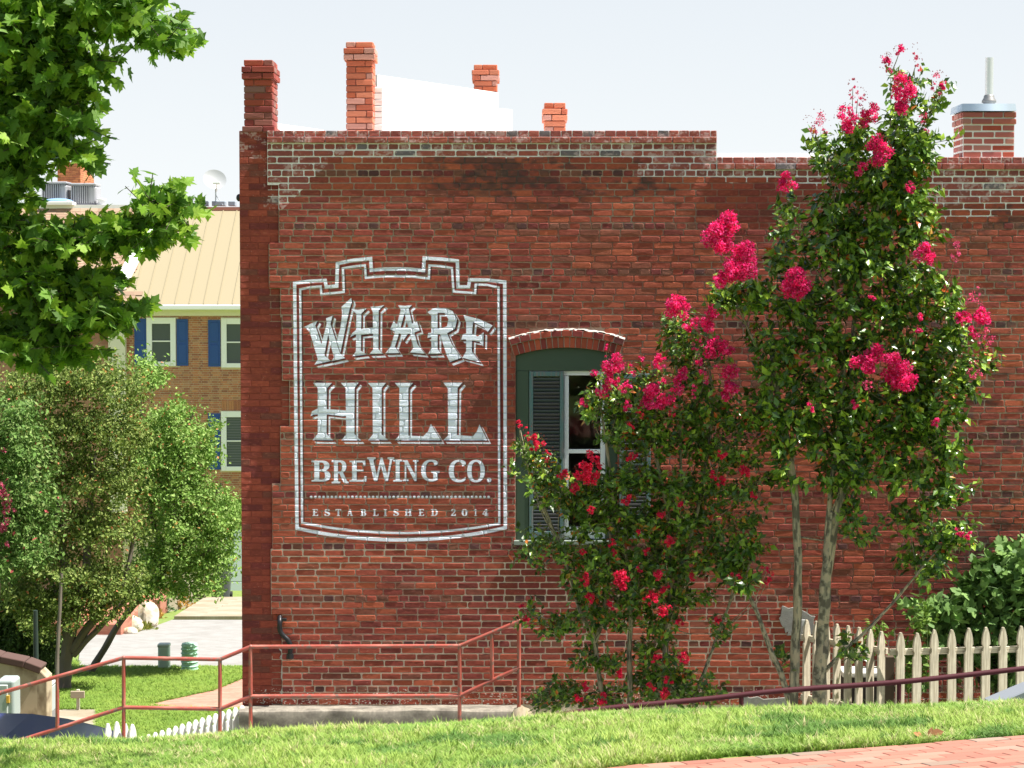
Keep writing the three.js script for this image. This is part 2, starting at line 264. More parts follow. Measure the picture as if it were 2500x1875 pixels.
const repointed = (x, y, i) => { // freshly repointed parapet with pale mortar
  const n = (noise(x * 2.3, i * 1.7) - 0.5) * 1.2;
  if (x < XS) { if (y > TOP - CP * (4.15 + n * 0.3)) return 1; if (x < WX(652 + 150 - (348 - 318) * 0) && y > TOP - CP * 12) { const step = (TOP - y) / CP; return x < WX(805 - Math.max(0, step - 5) * 16) && x > XL + 0.25 ? 1 : 0; } return x > XS - 0.75 + n * 0.3 && y > TOP - CP * 7 ? 1 : 0; }
  if (x > WX(2255)) return y > LOWTOP * CP - CP * (7.2 + n) ? 1 : 0;
  return y > LOWTOP * CP - CP * (3.4 + n) ? 1 : 0;
};
{
  const R = rng(23), paintPx = paint.getContext('2d').getImageData(0, 0, TW, TH).data;
  for (const b of wallBricks) {
    const x = (b.x0 + b.x1) / 2, y = (b.y0 + b.y1) / 2, r = R();
    let c = r < 0.58 ? RED : r < 0.74 ? mix3(ORANGE, RED, 0.35) : r < 0.92 ? mix3(MAROON, RED, 0.35) : mix3(BROWN, RED, 0.25);
    if (b.header && !b.kind) c = r < 0.11 ? mix3(BLACK, MAROON, 0.3) : r < 0.42 ? BROWN : r < 0.75 ? MAROON : RED;
    if (b.pil) c = r < 0.74 ? mix3(MAROON, RED, 0.65 + 0.5 * R()) : r < 0.9 ? MAROON : mix3(BROWN, MAROON, 0.4);
    const warm = fbm(x * 0.9 + 40, y * 1.6, 3);
    if (!b.pil && !b.header) c = mix3(c, warm > 0.5 ? ORANGE : MAROON, clamp(Math.abs(warm - 0.5) * 2.2, 0, 0.42));
    b.rep = repointed(x, y, b.i);
    if (b.rep && !b.pil) c = mix3(c, PINK, b.kind === 'corbel' ? 0.35 : 0.5 + 0.2 * R());
    if (b.rep && R() < 0.06) c = [0.16, 0.13, 0.14];
    b.col = mul(c, 0.70 + 0.30 * R());
  }
  const texel = new Float32Array(TW * TH * 3), mort = new Uint8Array(TW * TH * 4), bk = new Uint8Array(TW * TH * 4);
  for (const b of wallBricks) {
    const a0 = Math.max(0, Math.floor(tX(b.x0 - 0.007))), a1 = Math.min(TW, Math.ceil(tX(b.x1 + 0.007))), r0 = Math.max(0, Math.floor(tY(b.y1 + 0.007))), r1 = Math.min(TH, Math.ceil(tY(b.y0 - 0.007))), s = hash(b.i * 31 + a0, 5) * 90;
    for (let r = r0; r < r1; r++) for (let a = a0; a < a1; a++) {
      const n = fbm(a * 0.16 + s, r * 0.34 + s, 3), k = 0.74 + 0.52 * n; let c = mul(b.col, k);
      if (n > 0.66) c = mix3(c, [0.38, 0.13, 0.075], (n - 0.66) * 1.8);
      texel.set(c, (r * TW + a) * 3);
    }
  }
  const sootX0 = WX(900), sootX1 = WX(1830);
  for (let r = 0; r < TH; r++) for (let a = 0; a < TW; a++) {
    const x = XL + (a + 0.5) / TW * WW, y = H0 + (1 - (r + 0.5) / TH) * HH, k = r * TW + a, o = ((TH - 1 - r) * TW + a) * 4;
    let c = [texel[k * 3], texel[k * 3 + 1], texel[k * 3 + 2]];
    if (c[0] + c[1] === 0) c = RED;
    const pil = x < edgeAt(y), n1 = fbm(x * 3.1, y * 4.3, 4), n2 = fbm(x * 26, y * 26, 3), n0 = fbm(x * 0.8 + 5, y * 0.9, 3);
    // lime mortar: grey where it was repointed, brick-dusty elsewhere
    const rep = repointed(x, y, Math.floor(y / CP));
    let dusty = clamp((n0 - 0.40) * 4 + (y > WY(720) && y < WY(420) ? 0.45 : 0) - (y < WY(1340) ? 0.8 : 0));
    const newer = y < WY(1330) + (n0 - 0.5) * 0.9 ? 1 : 0; let m = mix3(newer ? [0.62, 0.50, 0.40] : [0.37, 0.265, 0.20], [0.25, 0.085, 0.058], dusty * 0.85); m = mul(m, 0.75 + 0.5 * n2);
    if (rep) m = mul([0.76, 0.725, 0.70], 0.85 + 0.3 * n2);
    if (pil) m = mul([0.255, 0.055, 0.036], 0.8 + 0.4 * n2);
    // lime bloom on the repointed bricks
    if (rep) c = mix3(c, [0.60, 0.45, 0.43], clamp((fbm(x * 9, y * 16, 3) - 0.55) * 2.4 + (fbm(x * 60, y * 60, 2) - 0.5) * 1.4, 0, 0.5));
    // soot and black mould in ragged patches under the parapet; painted-in shade at right
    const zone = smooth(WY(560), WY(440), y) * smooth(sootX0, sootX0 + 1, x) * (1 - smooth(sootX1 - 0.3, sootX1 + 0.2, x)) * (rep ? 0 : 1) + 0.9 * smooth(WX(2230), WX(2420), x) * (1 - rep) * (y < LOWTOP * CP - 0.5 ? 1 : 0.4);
    const cell = noise(Math.floor(x / 0.1) * 0.37 + 9, Math.floor(y / CP) * 0.71), sootAndShade = clamp((fbm(x * 1.8 + 70, y * 4.2, 3) * 0.75 + fbm(x * 14, y * 26, 3) * 0.55 + cell * 0.35 - 0.86) * 4.2) * zone * (0.55 + 0.9 * n2);
    c = mix3(c, [0.045, 0.030, 0.027], clamp(sootAndShade * 0.8, 0, 0.72)); m = mix3(m, [0.055, 0.045, 0.04], clamp(sootAndShade * 1.1, 0, 0.88));
    // spatters of pale mortar near the foot and stray specks higher up
    const sp = noise(x * 95, y * 95), spl = y < 0.17 ? 0.80 - 0.12 * fbm(x * 3, 1, 2) + y * 0.6 : 0.985;
    if (sp > spl) { c = mix3(c, [0.62, 0.59, 0.55], 0.75); m = mix3(m, [0.65, 0.62, 0.58], 0.75); }
    // paint
    const pa = paintPx[k * 4 + 3] / 255;
    if (pa > 0) {
      const lin = (v) => Math.pow(v / 255, 2.2), pc = mul([0.95 * lin(paintPx[k * 4]), 0.96 * lin(paintPx[k * 4 + 1]), 0.99 * lin(paintPx[k * 4 + 2])], 0.96 + 0.08 * n2), wear = pa * clamp(1.55 - n2 * 0.85);
      c = mix3(c, pc, Math.min(1, wear)); m = mix3(m, mul(pc, 0.9), Math.min(1, wear) * 0.93);
    }
    bk.set([toS(c[0]), toS(c[1]), toS(c[2]), 255], o); mort.set([toS(m[0]), toS(m[1]), toS(m[2]), 255], o);
  }
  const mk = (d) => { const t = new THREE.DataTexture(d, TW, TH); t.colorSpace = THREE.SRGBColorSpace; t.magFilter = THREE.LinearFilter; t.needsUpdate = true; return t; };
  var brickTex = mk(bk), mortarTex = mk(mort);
}
const wallUV = (p) => [(p[0] - XL) / WW, (p[1] - H0) / HH];
const gritTex = tex(256, 256, (x, y) => fbm(x / 5, y / 5, 4), false, [WW * 4, HH * 4]);
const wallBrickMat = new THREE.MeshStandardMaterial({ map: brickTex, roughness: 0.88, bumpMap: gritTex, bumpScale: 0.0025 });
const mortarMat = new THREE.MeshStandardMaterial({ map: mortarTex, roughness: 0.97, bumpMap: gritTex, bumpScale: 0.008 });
const looseBrick = new THREE.MeshStandardMaterial({ vertexColors: true, roughness: 0.9, bumpMap: tex(128, 128, (x, y) => fbm(x / 4, y / 4, 3), false), bumpScale: 0.003 });
const greyMortar = std([0.40, 0.36, 0.33], 0.97), redMortar = std([0.26, 0.10, 0.075], 0.97);

const pub = thing('brick_building', 'old red brick building with a white painted sign on its wall', 'building', V(0, 0, 0));
{
  // wall body behind the bricks: the mortar, with the window opening
  const s = new THREE.Shape();
  s.moveTo(WX(688), -1.6); s.lineTo(XR, -1.6); s.lineTo(XR, LOWTOP * CP - 0.006); s.lineTo(XS, LOWTOP * CP - 0.006); s.lineTo(XS, TOP - 0.006);
  const steps = pilasterEdges.map(([a, b, px]) => [WY(a), WY(b), WX(px, (a + b) / 2)]);
  s.lineTo(steps[0][2], TOP - 0.006);
  steps.forEach(([ya, yb, x], i) => { if (i) s.lineTo(x, ya); if (i < steps.length - 1) s.lineTo(x, yb); });
  const h = new THREE.Path(); h.moveTo(O.x0, O.y0); h.lineTo(O.x1, O.y0); h.lineTo(O.x1, O.spring);
  for (let i = 1; i <= 16; i++) { const x = lerp(O.x1, O.x0, i / 16); h.lineTo(x, O.yc + Math.sqrt(O.r ** 2 - (x - O.xc) ** 2)); }
  s.holes.push(h);
  const body = (shape, z0, z1) => { const g = new THREE.ExtrudeGeometry(shape, { depth: z1 - z0, bevelEnabled: false }).translate(0, 0, z0), p = g.attributes.position, uv = g.attributes.uv; for (let i = 0; i < p.count; i++) uv.setXY(i, (p.getX(i) - XL) / WW, clamp((p.getY(i) - H0) / HH)); return g; };
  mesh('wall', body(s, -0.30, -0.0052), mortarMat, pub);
  const q = new THREE.Shape(); q.moveTo(XL + 0.002, -1.6); q.lineTo(WX(712), -1.6); q.lineTo(WX(712), TOP - 0.03); q.lineTo(XL + 0.002, TOP - 0.03);
  mesh('pilaster', body(q, -0.29, -0.0465), mortarMat, pub);
  const R = rng(5), cx = WX(1080), cy = WY(500);
  wallBricks.sort((a, b) => (a.pil ? 9 : 0) + Math.hypot((a.x0 + a.x1) / 2 - cx, 1.4 * ((a.y0 + a.y1) / 2 - cy)) - (b.pil ? 9 : 0) - Math.hypot((b.x0 + b.x1) / 2 - cx, 1.4 * ((b.y0 + b.y1) / 2 - cy)));
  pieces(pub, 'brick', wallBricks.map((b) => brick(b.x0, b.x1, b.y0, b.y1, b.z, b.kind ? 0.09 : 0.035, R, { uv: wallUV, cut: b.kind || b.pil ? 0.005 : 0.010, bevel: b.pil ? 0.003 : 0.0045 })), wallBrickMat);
  // the other walls and the white roof
  const side = new THREE.MeshStandardMaterial({ map: paleBrickMap, color: new THREE.Color().setRGB(0.75, 0.4, 0.35), roughness: 0.95 });
  const yr = LOWTOP * CP - 0.45;
  mesh('side_wall', box(XL + 0.004, XL + 0.28, -3, yr + 0.5, -6, -0.31), side, pub);
  mesh('side_wall', box(XR - 0.28, XR - 0.004, -3, yr + 0.2, -6, -0.31), side, pub);
  mesh('rear_wall', box(XL + 0.004, XR - 0.004, -3, yr + 0.1, -6.3, -6.004), side, pub);
  mesh('foundation', box(XL + 0.03, XR - 0.02, -3, -1.61, -5.9, -0.07), greyMortar, pub);
  mesh('roof', box(XL + 0.283, XR - 0.283, yr - 0.2, yr, -5.98, -0.302), std([0.82, 0.82, 0.80], 0.8), pub);
}
// ---- chimneys
function chimney(parent, x0, x1, z1, z0, y0, y1, { caps = [], cols, mortar = redMortar, seed = 1, most = 80, courseH = CP, joint = 0.004, inset = 0.012 } = {}) { // z1 front, z0 back
  const c = part('chimney', parent), R = rng(seed), geos = [], n = Math.round((y1 - y0) / courseH), ch = (y1 - y0) / n;
  const face = (a0, a1, ya, yb, T, odd, col) => { let x = a0, first = true; while (x < a1 - 0.01) { let e = x + 0.212 * (0.93 + 0.14 * R()); if (first && odd) e = x + 0.105; first = false; if (a1 - e < 0.06) e = a1; geos.push(brick(x + joint, e - joint, ya + joint + 0.001, yb - joint - 0.001, (R() - 0.5) * 0.004, 0.05, R, { col: col(), cut: 0.006, turn: T })); x = e; } };
  for (let i = 0; i < n; i++) {
    const k = n - 1 - i, out = caps[k] ?? (i === 0 && caps.foot ? 0.02 : 0), ya = y0 + i * ch, yb = ya + ch, odd = i % 2;
    const col = () => { const q = cols[Math.floor(R() * cols.length)]; return mul(q, 0.85 + 0.3 * R()); };
    const X0 = x0 - out, X1 = x1 + out, Z0 = z0 - out, Z1 = z1 + out;
    face(X0, X1, ya, yb, ([x, y, z]) => [x, y, z + Z1], odd, col);
    face(Z0 + 0.02, Z1 - 0.02, ya, yb, ([x, y, z]) => [X1 + z, y, Z1 + Z0 - x], !odd, col);
    face(Z0 + 0.02, Z1 - 0.02, ya, yb, ([x, y, z]) => [X0 - z, y, x], !odd, col);
  }
  pieces(c, 'brick', geos, looseBrick, most);
  mesh('flue', box(x0 + inset, x1 - inset, y0 - 0.3, y1 - 0.008, z0 + inset, z1 - inset), mortar, c);
  return c;
}
const at0 = (px, py, z) => survey(px, py, z);
const OLD = [RED, MAROON, mix3(RED, MAROON, 0.5), [0.24, 0.075, 0.06], [0.22, 0.10, 0.08]], BRIGHT = [[0.50, 0.12, 0.055], [0.52, 0.15, 0.08], [0.47, 0.115, 0.06], [0.50, 0.23, 0.18], [0.55, 0.18, 0.10]];
chimney(pub, at0(595, 250, -0.05).x, at0(666, 250, -0.05).x, -0.05, -0.55, TOP - 0.02, at0(630, 145, -0.05).y, { caps: Object.assign([0, 0.022, 0.022], { foot: true }), cols: OLD, seed: 31 }).userData.label = 'tall chimney at the left corner of the parapet';
chimney(pub, at0(1329, 290, -2.2).x, at0(1381, 290, -2.2).x, -2.2, -2.7, TOP - 0.9, at0(1360, 250, -2.2).y, { caps: [0, 0.022, 0.022], cols: BRIGHT, seed: 33, most: 50 }).userData.label = 'short stubby chimney behind the parapet';
const rightChimney = chimney(pub, at0(2351, 300, -0.12).x, at0(2478, 300, -0.12).x, -0.12, -0.62, LOWTOP * CP - 0.004, at0(2410, 272, -0.12).y, { caps: [0.016, 0.016], cols: [PINK, RED, [0.33, 0.09, 0.065], [0.36, 0.15, 0.12]], mortar: std([0.66, 0.63, 0.60], 0.97), seed: 35, most: 60, joint: 0.0075, inset: 0.005 });
rightChimney.userData.label = 'wide chimney with a metal cap and flue pipe';
{
  const a = at0(2347, 271, -0.10), b = at0(2481, 253, -0.10), zc = -0.37, m = std([0.50, 0.58, 0.66], 0.35, { metalness: 0.55 });
  const g = new THREE.CylinderGeometry(0.5, 0.52, 1, 4, 1).rotateY(Math.PI / 4).scale((b.x - a.x) / 1.4142 * 1.93, b.y - a.y, 0.78).translate((a.x + b.x) / 2, (a.y + b.y) / 2, zc);
  mesh('metal_cap', g.toNonIndexed(), m, rightChimney);
  const px = at0(2415, 200, zc).x, y0 = b.y, pm = std([0.72, 0.72, 0.72], 0.35, { metalness: 0.7 });
  mesh('flue_pipe', new THREE.CylinderGeometry(0.043, 0.043, at0(2415, 141, zc).y - y0, 20).translate(px, (at0(2415, 141, zc).y + y0) / 2, zc), pm, rightChimney);
  mesh('collar', new THREE.LatheGeometry([[0.046, 0.115], [0.056, 0.10], [0.056, 0.085], [0.075, 0.055], [0.075, 0.035], [0.06, 0.03], [0.062, 0]].map(([r, y]) => new THREE.Vector2(r, y)), 20).translate(px, y0 - 0.001, zc), std([0.28, 0.27, 0.26], 0.5, { metalness: 0.6 }), rightChimney);
}
// white walls behind the parapet
const whitePaint = std([0.84, 0.84, 0.82], 0.75);
{
  const low = at0(1860, 374, -1.6), x0 = at0(1700, 374, -1.6).x, x1 = at0(2010, 374, -1.6).x;
  mesh('parapet_upstand', box(x0, x1, low.y - 0.9, low.y, -1.85, -1.6), whitePaint, pub);
}
const rear = thing('rear_building', 'white painted building rising behind the parapet between two brick chimneys', 'building', V(0, 0, 0));
{
  const a = at0(922, 183, -1.55), b = at0(1216, 226, -3.9), c = at0(1246, 268, -4.1), low = TOP - 1.2;
  const slab = (pts, name) => { // upright wall along a plan line: pts = [x, y, z] tops
    const buf = new Buf(), n = V(pts[1][2] - pts[0][2], 0, pts[0][0] - pts[1][0]).normalize().multiplyScalar(0.3), q = [];
    for (const s of [0, 1]) for (const [x, y, z] of pts) q.push([x + s * n.x, low, z + s * n.z], [x + s * n.x, y, z + s * n.z]);
    const quad = (i, j, k, l) => { buf.tri(q[i], q[j], q[k]); buf.tri(q[i], q[k], q[l]); };
    quad(0, 2, 3, 1); quad(6, 4, 5, 7); quad(1, 3, 7, 5); quad(2, 6, 7, 3); quad(4, 0, 1, 5);
    mesh(name, buf.geo(), whitePaint, rear);
  };
  slab([[a.x, a.y, a.z], [b.x, b.y, b.z]], 'raked_wall');
  { const p = at0(664, 300, -0.7), q = at0(790, 317, -2.4); slab([[p.x, p.y, p.z], [q.x, q.y, q.z]], 'coping'); }
  slab([[b.x + 0.004, c.y, b.z], [c.x + 0.02, c.y, c.z]], 'end_wall');
  const R = rng(3), strip = [];
  for (let i = 0; i < 26; i++) strip.push(brick(at0(913, 250, -1.3).x, at0(935, 250, -1.3).x, low + i * CP + 0.004, low + (i + 1) * CP - 0.004, -1.3, 0.1, R, { col: [0.8, 0.8, 0.79], cut: 0.006 }));
  pieces(rear, 'white_brick', strip, looseBrick);
  chimney(rear, at0(845, 250, -1.0).x, at0(911, 250, -1.0).x, -1.0, -1.42, TOP - 1.0, at0(880, 101, -1.0).y, { caps: [0, 0.025, 0.025], cols: BRIGHT, seed: 37, most: 100 }).userData.label = 'tallest orange brick chimney';
  chimney(rear, at0(1157, 200, -4.5).x, at0(1214, 200, -4.5).x, -4.5, -5.0, TOP - 0.6, at0(1180, 157, -4.5).y, { caps: [0, 0.025, 0.025], cols: BRIGHT, seed: 39, most: 80 });
}
// ---- window, hood, shutters
const frameGreen = std([0.040, 0.070, 0.042], 0.65), sashWhite = std([0.80, 0.82, 0.84], 0.55);
{
  const arch = part('window_hood', pub), R = rng(77), inner = [], outer = [];
  const half = Math.asin((O.half + 0.03) / (O.r + 0.05));
  const arc = (list, n, r0, r1, zf, lo, c) => { for (let i = 0; i < n; i++) { const a0 = lerp(-half, half, i / n), a1 = lerp(-half, half, (i + 1) / n), am = (a0 + a1) / 2, w = (a1 - a0) * (r0 + r1) / 2; list.push(brick(-w / 2 + 0.0045, w / 2 - 0.0045, r0, r1, zf, lo, R, { col: mul(c[Math.floor(R() * c.length)], 0.8 + 0.4 * R()), cut: 0.006, turn: ([x, y, z]) => [O.xc + Math.sin(am) * y + Math.cos(am) * x, O.yc + Math.cos(am) * y - Math.sin(am) * x, z] })); } };
  arc(inner, 19, O.r + 0.003, O.r + 0.112, 0.026, 0.12, [MAROON, RED, mix3(RED, ORANGE, 0.4)]);
  arc(outer, 11, O.r + 0.119, R_HOOD - 0.006, 0.058, 0.15, [MAROON, mix3(MAROON, BLACK, 0.5), RED]);
  pieces(arch, 'arch_brick', inner, looseBrick); pieces(arch, 'hood_brick', outer, looseBrick);
  const band = (r0, r1, z0, z1) => { const s = new THREE.Shape(); s.absarc(0, 0, r1, Math.PI / 2 - half, Math.PI / 2 + half, false); s.absarc(0, 0, r0, Math.PI / 2 + half, Math.PI / 2 - half, true); return new THREE.ExtrudeGeometry(s, { depth: z1 - z0, bevelEnabled: false, curveSegments: 24 }).translate(O.xc, O.yc, z0); };
  mesh('arch_mortar', band(O.r + 0.004, O.r + 0.114, -0.2, 0.019), std([0.36, 0.26, 0.21], 0.97), arch);
  mesh('hood_mortar', band(O.r + 0.116, R_HOOD - 0.007, -0.2, 0.050), std([0.42, 0.36, 0.31], 0.97), arch);
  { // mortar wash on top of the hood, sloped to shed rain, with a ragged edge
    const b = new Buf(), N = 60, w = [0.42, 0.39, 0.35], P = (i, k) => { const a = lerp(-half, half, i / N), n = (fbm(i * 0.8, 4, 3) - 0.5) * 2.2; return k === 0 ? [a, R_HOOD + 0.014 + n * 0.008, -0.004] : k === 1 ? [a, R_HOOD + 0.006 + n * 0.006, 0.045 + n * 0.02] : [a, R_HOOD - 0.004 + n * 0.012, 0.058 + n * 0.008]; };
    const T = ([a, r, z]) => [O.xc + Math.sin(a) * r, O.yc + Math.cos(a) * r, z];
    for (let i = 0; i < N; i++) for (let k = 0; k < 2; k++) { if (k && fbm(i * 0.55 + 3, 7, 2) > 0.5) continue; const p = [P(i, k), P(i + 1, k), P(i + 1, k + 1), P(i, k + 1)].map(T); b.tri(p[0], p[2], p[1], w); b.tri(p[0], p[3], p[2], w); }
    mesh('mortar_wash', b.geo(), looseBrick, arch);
  }
  const win = part('window', pub);
  const arcBoard = () => { const s = new THREE.Shape(); const yb = WY(905); s.moveTo(O.x0 + 0.003, yb); s.lineTo(O.x1 - 0.003, yb); for (let i = 0; i <= 16; i++) { const x = lerp(O.x1 - 0.003, O.x0 + 0.003, i / 16); s.lineTo(x, O.yc + Math.sqrt((O.r - 0.003) ** 2 - (x - O.xc) ** 2)); } return new THREE.ExtrudeGeometry(s, { depth: 0.05, bevelEnabled: false }).translate(0, 0, -0.075); };
  mesh('head_board', arcBoard(), frameGreen, win);
  const yb = WY(1318), yt = WY(905) - 0.002;
  mesh('jamb', rbox(O.x0 + 0.003, WX(1291), yb, yt, -0.10, -0.028, 0.006), frameGreen, win);
  mesh('jamb', rbox(WX(1480), O.x1 - 0.003, yb, yt, -0.10, -0.028, 0.006), frameGreen, win);
  mesh('sill', rbox(O.x0 - 0.02, O.x1 + 0.03, WY(1330), WY(1319), -0.2, 0.035, 0.006), std([0.22, 0.26, 0.22], 0.7), win);
  const bar = (a, b, c, d, z0 = -0.10, z1 = -0.068) => mesh('sash', rbox(WX(a), WX(b), WY(d), WY(c), z0, z1, 0.004), sashWhite, win);
  bar(1292, 1300, 906, 1317); bar(1467, 1479, 906, 1317); bar(1378, 1389, 918, 1317, -0.101, -0.067);
  bar(1300.5, 1466.5, 906, 917); bar(1300.5, 1466.5, 1098, 1108); bar(1300.5, 1466.5, 1288, 1317);
  mesh('pane', box(WX(1299), WX(1468), WY(1300), WY(915), -0.090, -0.085), phys([1, 1, 1], 0.04, { transmission: 1, thickness: 0, ior: 1.5, specularIntensity: 0.35 }), win);
  { const pl = std([0.42, 0.40, 0.36], 0.9), rx0 = O.xc - 1.6, rx1 = O.xc + 1.6, ry0 = O.y0 - 0.9, ry1 = O.spring + 0.5, rz0 = -4.4; // the unlit room inside
    mesh('room_floor', box(rx0, rx1, ry0 - 0.1, ry0, rz0, -0.305), std([0.2, 0.12, 0.07], 0.8), win); mesh('room_ceiling', box(rx0, rx1, ry1, ry1 + 0.1, rz0, -0.305), pl, win);
    mesh('room_wall', box(rx0 - 0.1, rx0 - 0.002, ry0 - 0.1, ry1 + 0.1, rz0, -0.305), pl, win); mesh('room_wall', box(rx1 + 0.002, rx1 + 0.1, ry0 - 0.1, ry1 + 0.1, rz0, -0.305), pl, win); mesh('room_wall', box(rx0 - 0.1, rx1 + 0.1, ry0 - 0.1, ry1 + 0.1, rz0 - 0.1, rz0 - 0.002), pl, win); }
  // louvred shutters, the left one folded over the glass, the right one open against the wall
  const teal = new THREE.MeshStandardMaterial({ map: tex(128, 512, (x, y) => mix3([0.085, 0.165, 0.165], [0.17, 0.165, 0.16], clamp(fbm(x / 7, y / 60, 4) * 2.6 - 1.0))), roughness: 0.8 });
  const slatMats = [[0.075, 0.072, 0.082], [0.09, 0.09, 0.098], [0.062, 0.082, 0.088]].map((c) => std(c, 0.75));
  const shutter = (x0, x1, y0, y1, z, label, dir) => {
    const s = part('shutter', pub); s.userData.label = label;
    const st = 0.042, mid = lerp(y0, y1, 0.46);
    const fr = (a, b, c, d) => { const g = rbox(a, b, c, d, z - 0.034, z, 0.005), p = g.attributes.position, uv = g.attributes.uv; for (let i = 0; i < p.count; i++) uv.setXY(i, p.getX(i) * 5, p.getY(i) * 1.1); return g; };
    for (const [a, b, c, d, n] of [[x0, x0 + st, y0, y1, 'stile'], [x1 - st, x1, y0, y1, 'stile'], [x0 + st + 0.001, x1 - st - 0.001, y1 - 0.05, y1 - 0.001, 'rail'], [x0 + st + 0.001, x1 - st - 0.001, y0 + 0.001, y0 + 0.07, 'rail'], [x0 + st + 0.001, x1 - st - 0.001, mid - 0.02, mid + 0.02, 'rail']]) mesh(n, fr(a, b, c, d), teal, s);
    const RR = rng(Math.round(x0 * 999) + 2000); let k = 0;
    for (const [a, b] of [[y0 + 0.072, mid - 0.022], [mid + 0.022, y1 - 0.052]]) for (let y = a + 0.018; y < b - 0.01; y += 0.037) mesh('slat', new RoundedBoxGeometry(x1 - x0 - 2 * st - 0.004, 0.044, 0.008, 1, 0.003).rotateX(0.72).rotateZ((RR() - 0.5) * 0.02).translate((x0 + x1) / 2, y, z - 0.017), slatMats[k++ % 3], s);
  };
  shutter(WX(1292), WX(1377), WY(1314), WY(907), -0.022, 'weathered louvred shutter half closed over the window', 1);
  shutter(WX(1512), WX(1588), WY(1314), WY(912), 0.046, 'louvred shutter folded back against the bricks', 1);
}
// ---- small fixtures on the wall
{
  const iron = std([0.020, 0.019, 0.022], 0.4, { metalness: 0.4 });
  const P = (px, py, z) => survey(px, py, z), pipe = part('iron_pipe', pub);
  mesh('elbow', new THREE.TubeGeometry(new THREE.CatmullRomCurve3([P(683, 1506, 0.0), P(683, 1518, 0.05), P(684, 1540, 0.055), P(692, 1552, 0.055), P(703, 1563, 0.055), P(709, 1576, 0.055), P(708, 1598, 0.05)]), 30, 0.026, 12), iron, pipe);
  mesh('bracket', rbox(P(672, 0, 0).x, P(693, 0, 0).x, WY(1515), WY(1508), 0.004, 0.05, 0.006), iron, pipe);
  mesh('boot', new THREE.CylinderGeometry(0.036, 0.04, 0.05, 14).translate(P(708, 1600, 0.05).x, WY(1600), 0.05), iron, pipe);
  mesh('wall_anchor', new THREE.SphereGeometry(0.03, 16, 12).scale(1, 1.3, 0.6).translate(XL - 0.006, WY(482), -0.07), iron, pub);
  // grey cement patch
  const ragged = (pts, z, seed) => { const R = rng(seed), s = new THREE.Shape(); const dense = []; pts.forEach((p, i) => { const q = pts[(i + 1) % pts.length]; for (let k = 0; k < 5; k++) dense.push([lerp(p[0], q[0], k / 5) + (R() - 0.5) * 9, lerp(p[1], q[1], k / 5) + (R() - 0.5) * 9]); }); dense.forEach(([px, py], i) => { const q = survey(px, py, 0); i ? s.lineTo(q.x, q.y) : s.moveTo(q.x, q.y); }); return new THREE.ExtrudeGeometry(s, { depth: 0.012, bevelEnabled: true, bevelSize: 0.004, bevelThickness: 0.004, bevelSegments: 1 }).translate(0, 0, z); };
  const cement = new THREE.MeshStandardMaterial({ map: tex(128, 128, (x, y) => mul([0.40, 0.39, 0.35], 0.72 + 0.56 * fbm(x / 9, y / 9, 4))), roughness: 0.95, bumpMap: gritTex, bumpScale: 0.01 });
  mesh('cement_patch', ragged([[1905, 1484], [1945, 1480], [1985, 1505], [1990, 1545], [1950, 1562], [1925, 1548], [1908, 1530]], -0.004, 4), cement, pub);
  mesh('cement_patch', ragged([[1812, 1722], [1812, 1700], [1860, 1704], [1925, 1698], [1940, 1760], [1812, 1760]], 0.001, 6), cement, pub);
  mesh('cement_patch', ragged([[684, 1588], [697, 1588], [699, 1606], [692, 1612], [694, 1715], [688, 1715], [689, 1612], [683, 1604]], -0.043, 7), std([0.5, 0.48, 0.45], 0.95), pub);
}

// ---------------------------------------------------------------- concrete kerb at the wall's foot
{
  const x0 = XL - 0.0, x1 = survey(1262, 1730, 0.2).x, g = new THREE.BoxGeometry(x1 - x0, 0.75, 0.24, 90, 14, 6).translate((x0 + x1) / 2, -0.375, 0.124), p = g.attributes.position;
  for (let i = 0; i < p.count; i++) { const x = p.getX(i), y = p.getY(i), z = p.getZ(i); const n = fbm(x * 3, z * 9 + 3, 3) - 0.5, m = fbm(x * 2.2, y * 7 + 9, 4) - 0.5; if (y > -0.01) p.setY(i, y + n * 0.03 - smooth(0.19, 0.245, z) * 0.016); if (z > 0.2) p.setZ(i, z + m * 0.03 - smooth(-0.05, 0, y) * 0.012); }
  g.computeVertexNormals();
  const cMap = tex(256, 256, (x, y) => { const n = fbm(x / 30, y / 18, 4), s = fbm(x / 3, y / 3, 2); return mul(mix3([0.12, 0.105, 0.085], [0.27, 0.24, 0.195], clamp(n * 1.8 - 0.4)), 0.78 + 0.44 * s); });
  const m = new THREE.MeshStandardMaterial({ map: cMap, roughness: 0.95 }), uv = g.attributes.uv; for (let i = 0; i < p.count; i++) uv.setXY(i, p.getX(i) * 0.9, p.getY(i) * 0.9 + p.getZ(i));
  tag(mesh('concrete_kerb', g, m), 'rough grey concrete kerb along the foot of the brick wall', 'kerb');
  const e0 = survey(1225, 1740, 0.75), e1 = survey(1303, 1740, 0.75), e = new THREE.SphereGeometry(0.5, 20, 12), q = e.attributes.position;
  for (let i = 0; i < q.count; i++) { const f = 1 + 0.25 * (fbm(q.getX(i) * 4 + 9, q.getY(i) * 4 + q.getZ(i) * 3, 3) - 0.5); q.setXYZ(i, q.getX(i) * f, q.getY(i) * f, q.getZ(i) * f); }
  e.scale(e1.x - e0.x, 0.7, 0.7).translate((e0.x + e1.x) / 2 + 0.05, survey(1260, 1727, 0.6).y - 0.33, 0.62); e.computeVertexNormals();
  tag(mesh('concrete_footing', e, new THREE.MeshStandardMaterial({ map: tanMap, roughness: 0.95 })), 'rounded lump of concrete holding the last railing post', 'footing');
}
